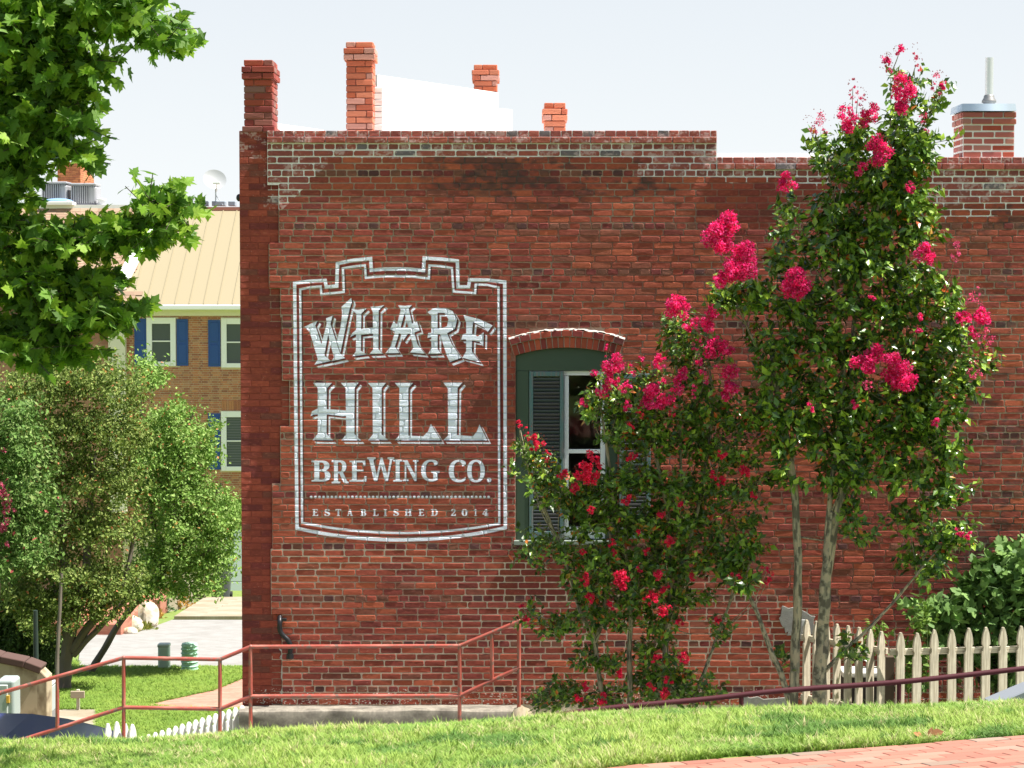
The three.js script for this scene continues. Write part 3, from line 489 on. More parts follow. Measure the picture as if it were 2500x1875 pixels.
// ---------------------------------------------------------------- red pipe railing
const railRed = new THREE.MeshPhysicalMaterial({ map: tex(128, 512, (x, y) => { const n = fbm(x / 30, y / 22, 4), s = fbm(x / 6, y / 5, 3), f = fbm(x / 60 + 9, y / 70, 3); return n + (s - 0.5) * 0.3 > 0.62 ? mul([0.20, 0.115, 0.09], 0.7 + 0.6 * s) : mul(mix3([0.33, 0.065, 0.045], [0.46, 0.15, 0.115], clamp(f * 2 - 0.5)), 0.8 + 0.4 * s); }), roughness: 0.42 });
{
  const Z = 0.62, P = (px, py) => survey(px, py, Z), r = 0.0205;
  const t = thing('pipe_railing', 'bent red pipe railing in front of the painted wall', 'railing');
  const run = (name, pts) => { for (let i = 0; i < pts.length - 1; i++) mesh(name, tube(P(...pts[i]), P(...pts[i + 1]), r), railRed, t); };
  const topR = [[-240, 1758], [0, 1692], [302, 1606], [537, 1610], [612, 1579], [1122, 1577], [1267, 1517]], lowR = [[-240, 1900], [55, 1806], [302, 1727], [537, 1731], [612, 1700], [1122, 1699], [1267, 1630]];
  run('top_rail', topR); run('lower_rail', lowR);
  for (const [px, a, b] of [[140, 1652, 1779], [302, 1608, 1850], [537, 1611, 1850], [612, 1580, 1850], [1122, 1578, 1850], [1201, 1545, 1661], [1267, 1518, 1745]]) mesh('post', tube(P(px, a), P(px, b), r * 0.97), railRed, t);
  for (const list of [topR, lowR]) for (const q of list.slice(1)) mesh('weld', new THREE.SphereGeometry(r * 1.12, 14, 10).translate(P(...q).x, P(...q).y, Z), railRed, t);
  // dark handrail in front of the picket fence
  const maroon = phys([0.060, 0.012, 0.018], 0.7, { specularIntensity: 0.4 }), d = thing('handrail', 'dark maroon handrail rising to the right before the picket fence', 'railing'), Q = (px, py, z) => survey(px, py, z);
  const hr = [[1300, 1756, 3.3], [1450, 1733, 3.2], [1600, 1718, 3.1], [1720, 1707, 3.0], [1900, 1687, 2.9], [2195, 1665, 2.7], [2500, 1632, 2.5], [2800, 1598, 2.3]].map((a) => Q(...a));
  mesh('rail', new THREE.TubeGeometry(new THREE.CatmullRomCurve3(hr), 60, 0.025, 12), maroon, d);
  for (const [px, py, z] of [[1470, 1731, 3.18], [1810, 1697, 2.95], [2195, 1665, 2.7], [2640, 1616, 2.4]]) { const a = Q(px, py, z), b = a.clone(); b.y = terrain(a.x, z) - 0.1; mesh('post', tube(a, b, 0.021), maroon, d); }
}
// ---------------------------------------------------------------- picket fence at the right
const woodTex = (seed, a, b) => tex(64, 512, (x, y) => { const g = fbm(x / 3.2 + seed, y / 90, 4), k = fbm(x / 20 + seed, y / 30 + seed, 3); return mul(mix3(a, b, clamp(g * 1.9 - 0.45)), 0.82 + 0.36 * k); });
const woods = [1, 2, 3].map((s) => new THREE.MeshStandardMaterial({ map: woodTex(s * 31, [0.34, 0.285, 0.20], [0.62, 0.56, 0.43]), roughness: 0.9 }));
const picketShape = (w, h) => { const s = new THREE.Shape(), k = w / 2; s.moveTo(-k, 0); s.lineTo(k, 0); s.lineTo(k, h - 0.245); s.quadraticCurveTo(k * 0.62, h - 0.225, k * 0.66, h - 0.19); s.lineTo(k, h - 0.165); s.quadraticCurveTo(k * 0.95, h - 0.075, k * 0.22, h - 0.004); s.quadraticCurveTo(0, h + 0.004, -k * 0.22, h - 0.004); s.quadraticCurveTo(-k * 0.95, h - 0.075, -k, h - 0.165); s.lineTo(-k * 0.66, h - 0.19); s.quadraticCurveTo(-k * 0.62, h - 0.225, -k, h - 0.245); return s; };
const picketGeo = (w, h, t = 0.02) => { const g = new THREE.ExtrudeGeometry(picketShape(w, h), { depth: t, bevelEnabled: true, bevelSize: 0.002, bevelThickness: 0.002, bevelSegments: 1, curveSegments: 6 }), p = g.attributes.position, uv = g.attributes.uv; for (let i = 0; i < p.count; i++) uv.setXY(i, (p.getX(i) + p.getZ(i)) * 7, p.getY(i) * 0.9); return g; };
{
  const f = thing('picket_fence', 'bare wood picket fence turning a corner before the brick wall', 'fence'), R = rng(8);
  const ZC = 1.35, PH_ = 1.15, gA = picketGeo(0.088, PH_);
  // front run, parallel to the wall, turned a hair towards the sun
  const front = [[2196, 1544], [2237, 1545], [2280, 1537], [2324, 1537], [2364, 1533], [2406, 1531], [2448, 1531], [2490, 1528], [2532, 1526], [2574, 1524]];
  front.forEach(([px, py], i) => { const z = ZC - i * 0.052, q = survey(px, py, z), m = mesh('picket', gA, woods[i % 3], f); m.position.set(q.x, q.y - PH_, z); m.rotation.z = (R() - 0.5) * 0.02; m.rotation.y = 0.29 + (R() - 0.5) * 0.04; });
  const railBetween = (a, b, h = 0.062, t = 0.035) => { const d = b.clone().sub(a), L = d.length(), g = new RoundedBoxGeometry(L, h, t, 2, 0.005), uv = g.attributes.uv, p = g.attributes.position; for (let i = 0; i < p.count; i++) uv.setXY(i, (p.getY(i) + p.getZ(i)) * 5, p.getX(i)); const m = mesh('fence_rail', g, woods[1], f); m.position.copy(a).add(b).multiplyScalar(0.5); m.quaternion.setFromUnitVectors(V(1, 0, 0), d.normalize()); };
  railBetween(survey(2172, 1592, ZC - 0.012), survey(2600, 1582, ZC - 0.54)); 
  { const a = survey(2172, 1592, ZC - 0.012), b = survey(2600, 1582, ZC - 0.54); a.y -= 0.62; b.y -= 0.62; railBetween(a, b); }
  // side run, going back to the wall
  const side = [[2150, 1541], [2123, 1536], [2096, 1531], [2069, 1527], [2042, 1523], [2016, 1519], [1992, 1516], [1968, 1513]], ang = Math.atan2(0.125, 0.115);
  side.forEach(([px, py], i) => { const z = ZC - 0.08 - i * 0.128, q = survey(px, py, z), m = mesh('picket', gA, woods[(i + 1) % 3], f); m.position.set(q.x, q.y - PH_, z); m.rotation.y = ang * 0.75 + (R() - 0.5) * 0.03; });
  const s0 = survey(2166, 1590, ZC - 0.09), s1 = survey(1958, 1556, ZC - 1.07); railBetween(s0, s1); const s2 = s0.clone(), s3 = s1.clone(); s2.y -= 0.62; s3.y -= 0.62; railBetween(s2, s3);
  const post = survey(2172, 1604, ZC - 0.09); mesh('corner_post', rbox(post.x - 0.05, post.x + 0.05, post.y - 1.0, post.y, ZC - 0.19, ZC - 0.095, 0.006), std([0.075, 0.05, 0.03], 0.9), f);
  const pl = part('latch', f); mesh('latch_bar', rbox(survey(1958, 1500, 0.4).x, survey(1962, 1500, 0.4).x + 0.02, survey(1958, 1530, 0.4).y, survey(1958, 1514, 0.4).y, 0.36, 0.38, 0.003), std([0.5, 0.5, 0.5], 0.5), pl);
  // low box with a pale lid behind the fence
  const bx = thing('planter_box', 'low dark planter box with a pale rim behind the fence', 'planter'), a = survey(2056, 1642, 0.62), b = survey(2160, 1642, 0.62);
  mesh('rim', rbox(a.x, b.x, a.y - 0.05, a.y + 0.01, 0.3, 0.64, 0.02), std([0.66, 0.64, 0.6], 0.6), bx);
  for (const s of [0, 0.33, 0.66]) mesh('slat', rbox(a.x + 0.02 + s * (b.x - a.x), a.x + (s + 0.3) * (b.x - a.x), -0.5, a.y - 0.052, 0.34, 0.6, 0.006), std([0.035, 0.03, 0.026], 0.8), bx);
  // sloping slab at the right edge
  const sl = new THREE.Shape(); [[2425, 1722], [2520, 1682], [2640, 1652], [2640, 1800], [2425, 1800]].forEach(([px, py], i) => { const q = survey(px, py, 3.4); i ? sl.lineTo(q.x, q.y) : sl.moveTo(q.x, q.y); });
  tag(mesh('stair_cheek', new THREE.ExtrudeGeometry(sl, { depth: 0.3, bevelEnabled: true, bevelSize: 0.01, bevelThickness: 0.01, bevelSegments: 1 }).translate(0, 0, 3.1), std([0.20, 0.22, 0.25], 0.8)), 'sloping pale concrete stair cheek at the right edge', 'step');
}

// ---------------------------------------------------------------- leaves
const TEMPLATES = (() => {
  const fan = (half, mid) => { const o = [[0, 0], ...half, ...half.slice(0, -1).reverse().map(([x, y]) => [-x, y])], P = ([x, y]) => [x, y, -0.22 * (x * x) - 0.14 * (y - 0.4) ** 2 + 0.10 * Math.abs(x)]; return o.map((a, i) => [P(a), P(o[(i + 1) % o.length]), [0, mid, 0]]); };
  return {
    oval: [[[0, 0, 0], [0.27, 0.42, 0.07], [0, 0.48, 0]], [[0.27, 0.42, 0.07], [0, 1, -0.08], [0, 0.48, 0]], [[0, 1, -0.08], [-0.27, 0.42, 0.07], [0, 0.48, 0]], [[-0.27, 0.42, 0.07], [0, 0, 0], [0, 0.48, 0]]],
    small: [[[0, 0, 0], [0.30, 0.5, 0.09], [0, 1, 0]], [[0, 1, 0], [-0.30, 0.5, 0.09], [0, 0, 0]]],
    maple: fan([[0.10, -0.02], [0.30, -0.07], [0.50, 0.05], [0.36, 0.16], [0.50, 0.30], [0.70, 0.46], [0.46, 0.45], [0.27, 0.42], [0.33, 0.62], [0.18, 0.72], [0, 1.02]], 0.28),
    lobed: fan([[0.16, 0.0], [0.34, 0.12], [0.46, 0.40], [0.26, 0.40], [0.28, 0.66], [0, 1]], 0.3),
  };
})();
const leafMatrix = (p, dir, nrm, s) => { const y = dir.clone().normalize(), x = new THREE.Vector3().crossVectors(y, nrm).normalize(), z = new THREE.Vector3().crossVectors(x, y); return new THREE.Matrix4().makeBasis(x.multiplyScalar(s), y.multiplyScalar(s), z.multiplyScalar(s)).setPosition(p); };
const rv = (R) => { const u = 2 * R() - 1, a = 6.28319 * R(), q = Math.sqrt(1 - u * u); return V(q * Math.cos(a), u, q * Math.sin(a)); };
class Foliage {
  constructor(kind, mats, R) { this.t = TEMPLATES[kind]; this.list = []; this.mats = mats; this.R = R; this.geo = (() => { const b = new Buf(); for (const [a, c, d] of this.t) b.tri(a, c, d); return b.geo(); })(); }
  leaf(p, dir, nrm, s, col) { this.list.push([leafMatrix(p, dir, nrm, s), col, p]); }
  // singles: how many leaves are meshes of their own (the ones nearest the eye)
  build(parent, singles, palette, vmat, name = 'leaf', mass = 'crown') {
    const eye = camera.position; if (singles) this.list.sort((a, b) => a[2].distanceToSquared(eye) - b[2].distanceToSquared(eye));
    const stepped = this.list.slice(0, singles), rest = this.list.slice(singles);
    for (const [m, col] of stepped) { let best = 0, bd = 9; palette.forEach(([c], i) => { const d = Math.abs(c[0] - col[0]) + Math.abs(c[1] - col[1]) + Math.abs(c[2] - col[2]); if (d < bd) { bd = d; best = i; } }); const o = mesh(name, this.geo, palette[best][1], parent); o.matrixAutoUpdate = false; o.matrix.copy(m); o.matrix.decompose(o.position, o.quaternion, o.scale); o.matrixAutoUpdate = true; }
    const b = new Buf(), v = V(0, 0, 0);
    for (const [m, col] of rest) for (const t of this.t) { const q = t.map((a) => v.set(...a).applyMatrix4(m).toArray()); b.tri(q[0], q[1], q[2], col); }
    const o = mesh(mass, b.geo(), vmat, parent); if (singles) o.userData.kind = 'stuff'; return o;
  }
}
const leafMat = (c, tr = 0.35, rough = 0.75) => phys(c ?? [1, 1, 1], rough, { transmission: tr, thickness: 0, side: THREE.DoubleSide, vertexColors: !c, ior: 1.4, specularIntensity: rough < 0.5 ? 1 : 0.35 });
const palette = (cols, tr, rough) => cols.map((c) => [c, leafMat(c, tr, rough)]);
const pick = (R, cols, k = 0.25) => { const c = cols[Math.floor(R() * cols.length)], f = 1 - k / 2 + k * R(); return mul(c, f); };
// twigs with leaves spread through ellipsoids given as [px, py, rx, ry, twigs] at depth z
function foliate(F, ell, z, dz, { leaves = [8, 13], size = [0.045, 0.065], twig = [0.12, 0.26], up = 0.5, cols, accents = [], acc = 0.02, shell = 0.45, R, twigGeos, many = 1, spread = 0 }) {
  for (const [px, py, rx, ry, n0] of ell) {
    const n = Math.round(n0 * many);
    const c = survey(px, py, z), sx = survey(px + rx, py, z).x - c.x, sy = c.y - survey(px, py + ry, z).y;
    for (let i = 0; i < n; i++) {
      const d = rv(R), rr = Math.pow(R(), shell), p = V(c.x + d.x * sx * rr, c.y + d.y * sy * rr, z + d.z * dz * rr);
      const dir = V(d.x, d.y * 0.5 + up, d.z).add(rv(R).multiplyScalar(0.5)).normalize(), L = lerp(twig[0], twig[1], R()), a = p.clone().addScaledVector(dir, -L / 2);
      const k = Math.round(lerp(leaves[0], leaves[1], R()));
      if (twigGeos && R() < 0.5) twigGeos.push(tube(a, p.clone().addScaledVector(dir, L / 2), 0.0028, 4));
      for (let j = 0; j < k; j++) {
        const q = a.clone().addScaledVector(dir, L * (j + 0.5) / k * 1.05).addScaledVector(rv(R), spread * R()), side = rv(R), out = side.addScaledVector(dir, -side.dot(dir)).normalize().addScaledVector(dir, 0.45);
        out.y -= 0.12; const nn = V(0, 1, 0.25).add(rv(R).multiplyScalar(1.05));
        F.leaf(q, out, nn, lerp(size[0], size[1], R()), R() < acc && accents.length ? pick(R, accents) : pick(R, cols, 0.4));
      }
    }
  }
}
// ---- flower heads of the crape myrtles: many crinkled petals
const bloomMat = phys([1, 1, 1], 0.9, { vertexColors: true, specularIntensity: 0.2, transmission: 0.35, thickness: 0, side: THREE.DoubleSide });
function bloom(parent, c, rx, ry, rz, full, R, cols, name = 'flower_cluster') { // a loose cone of crinkled florets
  const b = new Buf(), lobes = [], size = Math.sqrt(rx * ry), lean = (R() - 0.5) * 0.9, nl = Math.round(clamp(size * (full ? 190 : 90), 4, 30));
  for (let i = 0; i < nl; i++) { const a = R() * 6.283, h = -0.8 + 1.8 * R(), w = (0.25 + 0.75 * R()) * (h < 0 ? 0.55 + 0.45 * (1 + h / 0.8) : 1 - 0.72 * h); lobes.push([c.x + (Math.cos(a) * w + lean * h) * rx, c.y + h * ry, c.z + Math.sin(a) * w * rz, Math.min(rx, ry) * (full ? 0.20 + 0.30 * R() : 0.12 + 0.18 * R())]); }
  const s = full ? 0.0125 : 0.010;
  for (const [x, y, z, q] of lobes) {
    const n = Math.round(Math.max(12, (full ? 4.4 : 2) * (q / s) ** 2)), tint = 0.72 + 0.5 * R();
    for (let i = 0; i < n; i++) {
      const d = rv(R), rr = q * (0.55 + 0.5 * R()), p = [x + d.x * rr, y + d.y * rr, z + d.z * rr], col = mul(pick(R, cols, 0.5), tint);
      const u = rv(R).multiplyScalar(s), w = rv(R).multiplyScalar(s), k = (g, m) => [p[0] + u.x * g + w.x * m, p[1] + u.y * g + w.y * m, p[2] + u.z * g + w.z * m], e = rv(R).multiplyScalar(s * 0.5), mid = [p[0] + e.x, p[1] + e.y, p[2] + e.z];
      b.tri(k(-1, -0.6), k(1, -0.6), mid, col); b.tri(k(1, -0.6), k(0.3, 1), mid, col); b.tri(k(0.3, 1), k(-1, -0.6), mid, col);
    }
  }
  for (let i = 0; i < nl * 2; i++) { const d = rv(R), p = [c.x + d.x * rx * 1.12, c.y + Math.abs(d.y) * ry * 1.25, c.z + d.z * rz * 1.1], q = 0.004 + 0.003 * R(), col = [0.30, 0.07, 0.06]; b.tri([p[0] - q, p[1], p[2]], [p[0] + q, p[1], p[2]], [p[0], p[1] + q * 1.6, p[2] + q], col); b.tri([p[0], p[1] - q, p[2]], [p[0], p[1] + q, p[2]], [p[0], p[1], p[2] + q * 2], col); }
  const o = mesh(name, b.geo(), bloomMat, parent); if (!full) o.userData.kind = 'stuff'; return o;
}
const barkMap = tex(512, 64, (x, y) => { const n = fbm(x / 40, y / 6, 4), p = fbm(x / 30 + 30, y / 9, 3); return p > 0.56 ? mul([0.36, 0.29, 0.20], 0.75 + 0.5 * n) : p < 0.40 ? mul([0.10, 0.085, 0.06], 0.8 + 0.5 * n) : mul(mix3([0.17, 0.15, 0.105], [0.28, 0.25, 0.18], n), 0.75 + 0.5 * n); }, true, [2, 1]);
const bark = new THREE.MeshStandardMaterial({ map: barkMap, roughness: 0.85 });
const darkBark = std([0.055, 0.042, 0.032], 0.95);
const BLOOM = [[0.76, 0.012, 0.15], [0.84, 0.03, 0.22], [0.66, 0.008, 0.11], [0.86, 0.09, 0.32]], BLOOM_RED = [[0.70, 0.012, 0.06], [0.76, 0.02, 0.085], [0.60, 0.01, 0.05], [0.78, 0.04, 0.12]], BLOOM_PALE = [[0.78, 0.10, 0.26], [0.80, 0.16, 0.32], [0.72, 0.05, 0.18], [0.45, 0.1, 0.12]];
const CRAPE = [[0.075, 0.155, 0.018], [0.115, 0.22, 0.022], [0.19, 0.32, 0.03], [0.042, 0.09, 0.018], [0.30, 0.43, 0.04]], AUTUMN = [[0.55, 0.17, 0.02], [0.50, 0.09, 0.02], [0.45, 0.25, 0.03]];
const crapePal = palette([...CRAPE, ...AUTUMN], 0.33, 0.30), crapeMass = leafMat(null, 0.33, 0.30);
function stems(t, list, z, mat = bark, name = 'stem') { list.forEach(([r0, r1, ...pts], i) => mesh(name, limb(pts.map(([px, py, dz = 0]) => survey(px, py, z + dz)), r0, r1, 8, 0.1, i + 3), mat, t)); }
function connect(t, ell, z, nodes, r, mat, seed, sag = 0.1) { // thin branches from the stems to each leafy spray
  const R = rng(seed), geos = [];
  for (const [px, py] of ell) { const c = survey(px, py, z), base = nodes.map(([a, b]) => survey(a, b, z)).filter((q) => q.y < c.y + 0.15).sort((a, b) => a.distanceTo(c) - b.distanceTo(c))[0]; if (!base) continue; const m = base.clone().lerp(c, 0.5); m.x += (R() - 0.5) * sag; m.z += (R() - 0.5) * sag; m.y -= sag * 0.4; geos.push(limb([base, m, c], r, r * 0.3, 5, 0.1, seed)); }
  for (const g of geos) mesh('branch', g, mat, t);
}
function stalk(t, ell, px, py, z) { // thin flower stem from the nearest spray below
  const e = ell.filter((q) => q[1] > py - 5).sort((a, b) => Math.hypot(a[0] - px, a[1] - py) - Math.hypot(b[0] - px, b[1] - py))[0]; if (!e) return;
  const a = survey(e[0], e[1], z), b = survey(px, py - 12, z + 0.3), m = a.clone().lerp(b, 0.55); m.x += (b.x - a.x) * 0.2; mesh('flower_stem', limb([a, m, b], 0.006, 0.003, 5, 0.05, 2), bark, t);
}
// ---- the tall crape myrtle
{
  const Z = 2.2, R = rng(101), t = thing('crape_myrtle', 'tall crape myrtle with deep pink flower heads reaching above the parapet', 'tree', V(0, 0, 0), 'crape myrtles before the brick wall');
  const down = 1790;
  stems(t, [[0.052, 0.028, [1932, down], [1938, 1690], [1941, 1600], [1948, 1450], [1946, 1310], [1934, 1150], [1905, 1000], [1880, 880]],
    [0.075, 0.045, [1998, down], [2000, 1690], [2008, 1560], [2016, 1420], [2024, 1330], [2030, 1250]],
    [0.042, 0.007, [2020, 1400], [2042, 1260], [2062, 1120], [2078, 950], [2086, 780], [2120, 600], [2160, 450], [2195, 330]],
    [0.034, 0.006, [2016, 1440], [2020, 1300], [2030, 1180], [2044, 1080], [2060, 900], [2040, 720], [2040, 560], [2060, 420]],
    [0.035, 0.014, [1930, 1720], [1905, 1640], [1882, 1590], [1850, 1500], [1822, 1440, -0.1], [1790, 1380, -0.2]],
    [0.022, 0.009, [2004, 1650], [2050, 1600], [2110, 1545], [2190, 1460], [2240, 1400, 0.1], [2290, 1340, 0.1]],
    [0.026, 0.010, [2040, 1250], [2090, 1150], [2180, 1040], [2280, 960], [2340, 860], [2370, 780]],
    [0.020, 0.008, [1920, 1080], [1890, 980], [1860, 880], [1820, 790], [1790, 720]], [0.02, 0.008, [2090, 760], [2140, 700], [2200, 660], [2240, 630]]], Z);
  const ell = [[2205, 285, 30, 30, 8], [2290, 250, 22, 40, 5], [2225, 200, 22, 60, 6], [2175, 180, 18, 30, 3], [2090, 330, 40, 40, 12], [2000, 350, 26, 30, 5], [2075, 360, 50, 40, 14], [2150, 410, 60, 40, 18], [1925, 500, 28, 40, 5], [1915, 560, 30, 60, 8], [2200, 330, 55, 55, 20], [2215, 395, 70, 60, 34], [2260, 345, 40, 50, 12], [2130, 440, 85, 55, 38], [2050, 410, 60, 45, 18], [2200, 480, 90, 60, 44], [2030, 500, 60, 55, 22], [2120, 555, 120, 65, 58], [2240, 560, 60, 60, 26], [2010, 610, 70, 60, 24], [2110, 650, 110, 60, 48], [2220, 680, 80, 70, 34], [1830, 735, 75, 40, 34], [1770, 720, 35, 28, 12], [1950, 745, 75, 45, 28], [1900, 650, 25, 45, 10], [2060, 740, 90, 60, 32], [2180, 780, 90, 60, 32], [1890, 830, 60, 60, 22], [2000, 840, 80, 50, 28], [2110, 850, 80, 55, 28], [2230, 860, 60, 50, 22], [1870, 905, 50, 45, 13], [2000, 930, 110, 50, 32], [2300, 740, 45, 55, 22], [2320, 830, 45, 60, 22], [2390, 880, 45, 30, 10], [2300, 930, 100, 50, 42], [2160, 980, 130, 55, 54], [1990, 1020, 140, 55, 54], [1880, 1000, 55, 45, 18], [2290, 1010, 80, 50, 30], [2200, 1060, 120, 50, 44], [2050, 1090, 110, 50, 40], [1930, 1080, 70, 45, 22], [2300, 1110, 60, 60, 20], [2180, 1150, 110, 45, 36], [2060, 1170, 70, 40, 20], [2320, 1190, 45, 40, 12], [1920, 1160, 45, 30, 9], [2280, 1220, 50, 35, 12], [2220, 1280, 55, 28, 14], [2310, 1330, 55, 35, 18], [2250, 1380, 60, 35, 18], [2330, 1290, 40, 35, 10], [2075, 1250, 40, 25, 7], [2085, 1310, 30, 18, 5], [1800, 1410, 50, 30, 14], [1840, 1340, 40, 40, 8], [2075, 1590, 26, 22, 7], [1925, 1610, 14, 14, 3]];
  const tw = [], F = new Foliage('oval', null, R);
  foliate(F, ell, Z, 0.42, { R, cols: CRAPE, accents: AUTUMN, acc: 0.022, size: [0.060, 0.112], leaves: [12, 18], many: 1.1, spread: 0.05, twig: [0.12, 0.24], twigGeos: tw });
  F.build(t, 300, crapePal, crapeMass, 'leaf', 'crown');
  mesh('twigs', mergeGeometries(tw), darkBark, t).userData.kind = 'stuff';
  connect(t, ell, Z, [[1944, 1310], [1934, 1150], [1905, 1000], [1880, 880], [2030, 1250], [2062, 1120], [2078, 950], [2086, 780], [2120, 600], [2160, 450], [2044, 1080], [2060, 900], [2040, 720], [2040, 520], [2180, 1040], [2280, 960], [2340, 860], [1820, 790], [2240, 1400], [1822, 1440]], 0.011, bark, 5);
  const fl = [[1765, 573, 38, 40, 1], [1778, 668, 44, 30, 1], [1815, 642, 32, 40, 1], [1940, 697, 38, 34, 1], [2122, 878, 36, 30, 1], [2195, 912, 32, 38, 1], [2258, 622, 25, 24, 1], [2206, 232, 27, 46, 1], [2124, 285, 21, 27, 1], [2066, 290, 22, 30, 1], [1993, 311, 26, 34, 0], [2094, 240, 18, 24, 0], [1918, 452, 21, 24, 1], [2141, 372, 26, 38, 1], [2101, 414, 15, 15, 1], [2198, 124, 13, 11, 1], [2163, 142, 11, 12, 1], [2170, 170, 18, 14, 0], [2235, 150, 12, 40, 0], [2288, 206, 20, 26, 0], [2302, 212, 9, 9, 1], [2222, 460, 11, 13, 1], [2260, 300, 16, 30, 0], [2082, 215, 9, 22, 0], [2380, 722, 25, 26, 0], [2346, 780, 22, 18, 1], [2405, 775, 20, 22, 1], [2376, 812, 18, 14, 1], [2410, 830, 22, 30, 0], [2380, 900, 26, 26, 0], [2248, 775, 8, 8, 1], [2240, 805, 10, 9, 1], [2127, 726, 9, 7, 1], [1980, 996, 10, 9, 1], [2087, 988, 10, 10, 1], [2120, 945, 22, 20, 0], [2285, 1033, 10, 10, 1], [2340, 1300, 8, 8, 1], [2364, 1308, 9, 10, 1], [2330, 620, 20, 34, 0]];
  for (const [px, py, rx, ry, full] of fl) { const k = 1 / 258; stalk(t, ell, px, py + ry * 0.6, Z); bloom(t, survey(px, py, Z + 0.42 + R() * 0.15), rx * k * 1.15, ry * k, (rx + ry) / 2 * k, full, R, full ? BLOOM : BLOOM_PALE); }
}
